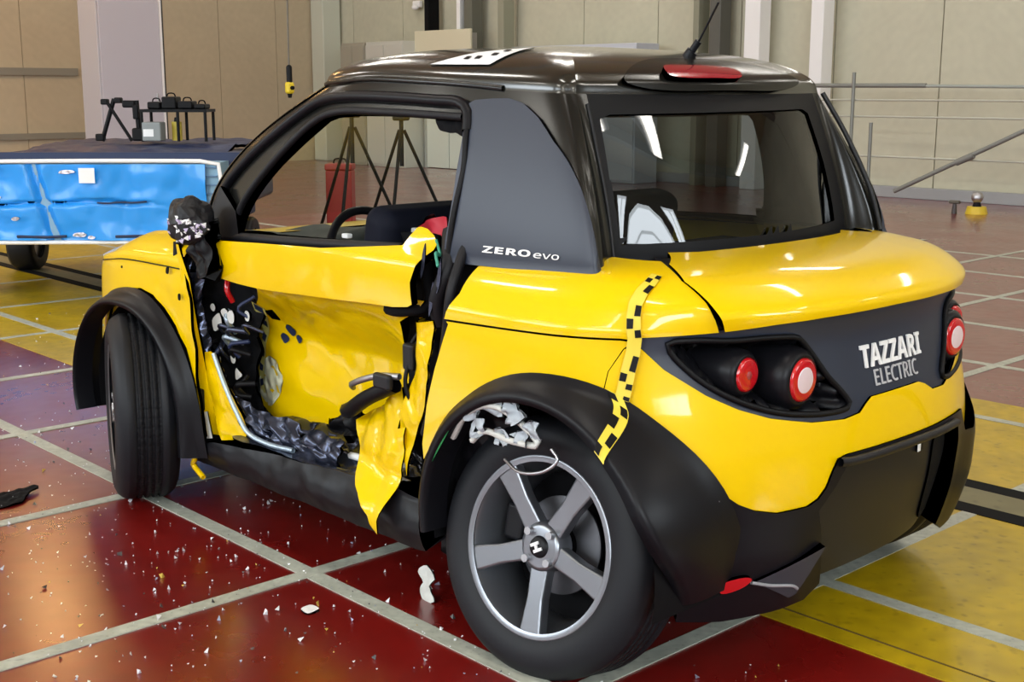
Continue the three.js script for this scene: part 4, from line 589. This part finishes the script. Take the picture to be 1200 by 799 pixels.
struct('baseboard_right', box(LX, 0.14, 0.09, cx, 0.07, 14.44, 0.01), std([0.34, 0.35, 0.36], 0.6));
const colm = (n, X, w, mat) => struct('trim_' + n, box(w, h, 0.24, X, h / 2, 14.25, 0.01), mat);
colm(2, 10.545, 0.25, M.white); colm(3, 9.535, 0.19, M.white); colm(4, 11.17, 0.19, std([0.1, 0.1, 0.085], 0.6)); colm(5, 11.5, 0.1, std([0.25, 0.25, 0.18], 0.6)); colm(6, 17.38, 0.12, M.dark); colm(7, 16.3, 0.2, std([0.14, 0.14, 0.11], 0.6)); colm(8, 16.55, 0.09, M.white); colm(9, 15.5, 0.14, std([0.3, 0.3, 0.22], 0.6));
{ const o = thing('sign_board', 'cream board with small dark marks above the white door', 'board', [16.77, 0, 13.98]); mesh('panel', box(1.46, 0.62, 0.04, 0, 2.0, 0, 0.006), std([0.72, 0.68, 0.5], 0.6), o); for (const x of [0.35, 0.1, -0.15, -0.4]) mesh('mark', box(0.09, 0.09, 0.004, x, 1.88 - 0.02 * x, -0.022), std([0.28, 0.26, 0.2], 0.6), o); for (const x of [-0.66, 0.66]) mesh('bracket', box(0.04, 0.5, 0.15, x, 2.0, 0.09), M.steel, o); }
{ const o = thing('white_door', 'white double door standing under the cream board, seen through the car', 'door', [16.75, 0, 14.1]); for (const x of [-0.3, 0.3]) { const d = mesh('leaf', box(0.58, 1.62, 0.05, x, 0.82, 0, 0.006), std([0.72, 0.76, 0.7], 0.5), o); mesh('handle', box(0.03, 0.12, 0.04, x > 0 ? x - 0.2 : x + 0.2, 0.85, -0.04, 0.008), M.black, d); } each('frame', [box(0.06, 1.7, 0.1, -0.63, 0.85, 0.03), box(0.06, 1.7, 0.1, 0.63, 0.85, 0.03), box(1.32, 0.06, 0.1, 0, 1.68, 0.03)], M.paintedGrey, o); }
for (const [X, w, c, l] of [[18.95, 0.7, [0.36, 0.34, 0.27], 'taupe wall cabinet left of the cream board, the darker of two'], [18.02, 1.05, [0.58, 0.58, 0.52], 'pale wide cabinet between the taupe cabinet and the cream board']]) { const o = thing('wall_cabinet', l, 'cabinet', [X, 0, 13.95]); mesh('carcass', box(w, 2.15, 0.5, 0, 1.075, 0, 0.01), std(c, 0.55), o); for (const s of [-1, 1]) { const d = mesh('door', box(w / 2 - 0.02, 2.05, 0.02, s * w / 4, 1.07, -0.26, 0.004), std(c, 0.5), o); mesh('handle', box(0.02, 0.14, 0.02, s * 0.05, 1.1, -0.28), M.steel, d); } }
{ const o = thing('storage_bin', 'long pale blue cupboard against the cool wall behind the roof', 'cupboard', [13.55, 0, 14.0]); mesh('carcass', box(2.6, 1.98, 0.5, 0, 0.99, 0, 0.015), std([0.55, 0.58, 0.64], 0.5), o); for (let k = 0; k < 3; k++) mesh('door', box(0.84, 1.88, 0.02, -0.86 + k * 0.86, 0.98, -0.26, 0.004), std([0.58, 0.61, 0.66], 0.45), o); }
{ const o = thing('wall_lamp', 'small white lamp high on the cool wall near the corner column', 'lamp', [17.98, 2.8, 14.42]); mesh('body', box(0.2, 0.12, 0.08, 0, 0, 0, 0.02), M.white, o); mesh('cover', new THREE.SphereGeometry(0.07, 16, 10).scale(1.2, 0.7, 0.7).translate(0, -0.05, -0.05), M.white, o); }
// pipe railing along the cool wall
{ const o = thing('guard_rail', 'thin grey pipe railing along the cool wall with a slanting brace', 'railing', [7.5, 0, 13.4]), g = std([0.24, 0.25, 0.23], 0.5, 0.3), lt = std([0.5, 0.5, 0.42], 0.5), X = (x) => x - 7.5;
  mesh('top_rail', bar([X(9.2), 1.38, 0], [X(7.55), 1.375, 0], 0.026), g, o); mesh('top_rail', bar([X(7.55), 1.37, 0], [X(4.5), 1.34, 0], 0.018), std([0.35, 0.38, 0.35], 0.5), o);
  for (const y of [1.21, 1.02, 0.56]) mesh('rail', bar([X(9.2), y, 0.02], [X(4.5), y, 0.02], 0.012), lt, o);
  for (const [x, y] of [[8.48, 1.53], [8.22, 0.95], [5.2, 1.4]]) mesh('post', bar([X(x), 0, -0.02], [X(x), y, -0.02], 0.022), g, o);
  mesh('brace', bar([X(7.85), 0.17, -0.05], [X(5.6), 1.26, -0.05], 0.026), g, o); mesh('brace_joint', bar([X(7.1), 0.53, -0.05], [X(6.9), 0.62, -0.05], 0.038), g, o); }
{ const o = thing('floor_lamp', 'small yellow floor light with a silver head beside the far kerb', 'light', [6.72, 0, 13.15]); mesh('base', new THREE.CylinderGeometry(0.1, 0.12, 0.08, 20).translate(0, 0.04, 0), std([0.7, 0.5, 0.03], 0.45), o); mesh('neck', new THREE.CylinderGeometry(0.03, 0.05, 0.06, 14).translate(0, 0.11, 0), M.black, o); mesh('head', new THREE.SphereGeometry(0.065, 18, 12).translate(0, 0.18, 0), M.steel, o); }
{ const o = thing('floor_plug', 'small dark fitting on the red floor left of the yellow floor light', 'fitting', [6.9, 0, 13.0]); mesh('stem', new THREE.CylinderGeometry(0.02, 0.03, 0.11, 12).translate(0, 0.055, 0), std([0.06, 0.05, 0.05], 0.5), o); mesh('head', box(0.12, 0.035, 0.05, 0, 0.125, 0, 0.012), std([0.1, 0.09, 0.07], 0.5), o); }
// tripods beyond the car, seen through its windows
function tripod(X, Z, label, hgt) {
  const o = thing('tripod', label, 'tripod', [X, 0, Z], 0.5, 'black tripods beyond the car'), ap = hgt - 0.07;
  for (let k = 0; k < 3; k++) { const a = k * 2.094 + 0.35; mesh('leg', bar([0.02 * Math.cos(a), ap, 0.02 * Math.sin(a)], [0.5 * Math.cos(a), 0.0, 0.5 * Math.sin(a)], 0.012), M.black, o); }
  mesh('column', bar([0, ap - 0.25, 0], [0, hgt, 0], 0.016), M.black, o); mesh('head', box(0.1, 0.07, 0.1, 0, hgt + 0.03, 0, 0.015), M.black, o); const cam = mesh('camera', box(0.1, 0.1, 0.16, 0, hgt + 0.11, 0, 0.015), M.black, o); mesh('lens', new THREE.CylinderGeometry(0.035, 0.04, 0.1, 16).rotateX(Math.PI / 2).translate(0, hgt + 0.11, -0.12), M.black, cam);
}
tripod(7.36, 5.3, 'left of two black camera tripods seen through the side window', 1.14); tripod(7.12, 5.55, 'right of two black camera tripods seen through the side window', 1.12);
{ const o = thing('tool_box', 'dull red box standing by the tripods, seen through the side window', 'box', [8.15, 0, 5.75], 0.8); mesh('case', box(0.2, 0.72, 0.2, 0, 0.36, 0, 0.012), std([0.3, 0.02, 0.015], 0.5), o); mesh('lid', box(0.21, 0.05, 0.21, 0, 0.745, 0, 0.012), std([0.3, 0.02, 0.015], 0.5), o); mesh('handle', tube([[-0.05, 0.77, 0], [-0.04, 0.8, 0], [0.04, 0.8, 0], [0.05, 0.77, 0]], 0.007, 14, 6), M.black, o); }

// ================= broken bits on the floor =================
{
  const shard = new THREE.TetrahedronGeometry(1), rnd = rng(321), N = 1500, inst = new THREE.InstancedMesh(shard, std([0.72, 0.72, 0.74], 0.3), N), m = new THREE.Matrix4(), q = new THREE.Quaternion(), col = new THREE.Color();
  for (let k = 0; k < N; k++) {
    let X, Z; if (k > 1100) { X = 1.3 + 2.6 * rnd(); Z = 0.75 + 1.15 * rnd(); } else if (k < 780) { const a = rnd(), b = rnd(); X = 1.5 + 3.6 * a; Z = 0.35 + 2.0 * Math.pow(b, 0.8); } else { X = 3 + 4.5 * rnd(); Z = 0.8 + 2.6 * rnd(); }
    const big = rnd(), r = 0.003 + 0.0075 * Math.pow(big, 5);
    q.setFromEuler(new THREE.Euler(rnd() * 6, rnd() * 6, rnd() * 6)); m.compose(V(X, 0.003 + r * 0.3, Z), q, V(r * (0.7 + rnd()), r * 0.6, r)); inst.setMatrixAt(k, m);
    const g = rnd(); g < 0.72 ? col.setRGB(1, 1, 1) : g < 0.85 ? col.setRGB(0.12, 0.12, 0.12) : g < 0.93 ? col.setRGB(0.5, 0.55, 0.7) : col.setRGB(0.8, 0.55, 0.1); inst.setColorAt(k, col);
  }
  inst.name = 'glass_fragments'; inst.castShadow = inst.receiveShadow = true; inst.userData.kind = 'stuff'; inst.userData.label = 'scattered white crumbs of broken glass and plastic on the red floor'; inst.userData.category = 'debris'; scene.add(inst);
}
function scrap(name, label, X, Z, pts, mat, tilt, y = 0.004, t = 0.006) { const o = mesh(name, patch(spline(pts, 22), (a, b) => [a, 0.25 * b * tilt + 0.01 * noise2(a * 25, b * 25) * tilt, b], { t, cell: [0.012, 0.012] }), mat); o.position.set(X, y + 0.012 * tilt, Z); tag(o, label, 'scrap'); return o; }
{ const o = scrap('plastic_scrap', 'pale torn plastic piece standing on the floor ahead of the rear wheel', 2.44, 1.985, [[0, 0], [0.04, 0.01], [0.05, 0.04], [0.03, 0.06], [0.045, 0.09], [0.01, 0.1], [-0.015, 0.06], [0.01, 0.04]], M.offwhite, 0.3, 0.004); o.rotation.set(-1.25, 0.5, 0); o.position.y = 0.006; }
scrap('rubber_scrap', 'flat black rag-like scrap on the floor left of the front wheel', 4.06, 1.5, [[-0.06, -0.1], [0.02, -0.08], [0.06, 0.0], [0.03, 0.12], [-0.02, 0.06], [-0.07, 0.02]], M.dark, 0.4);
scrap('white_flake', 'white plastic flake lying near the tail on the yellow lane', 1.87, 2.72, [[-0.008, -0.01], [0.012, -0.006], [0.01, 0.012], [-0.01, 0.008]], M.white, 0.2);
scrap('white_flake', 'larger white flake on the red floor below the hanging door tip', 2.62, 1.72, [[-0.014, -0.02], [0.02, -0.016], [0.02, 0.014], [-0.012, 0.018]], M.white, 0.2);
renderer.render(scene, camera);
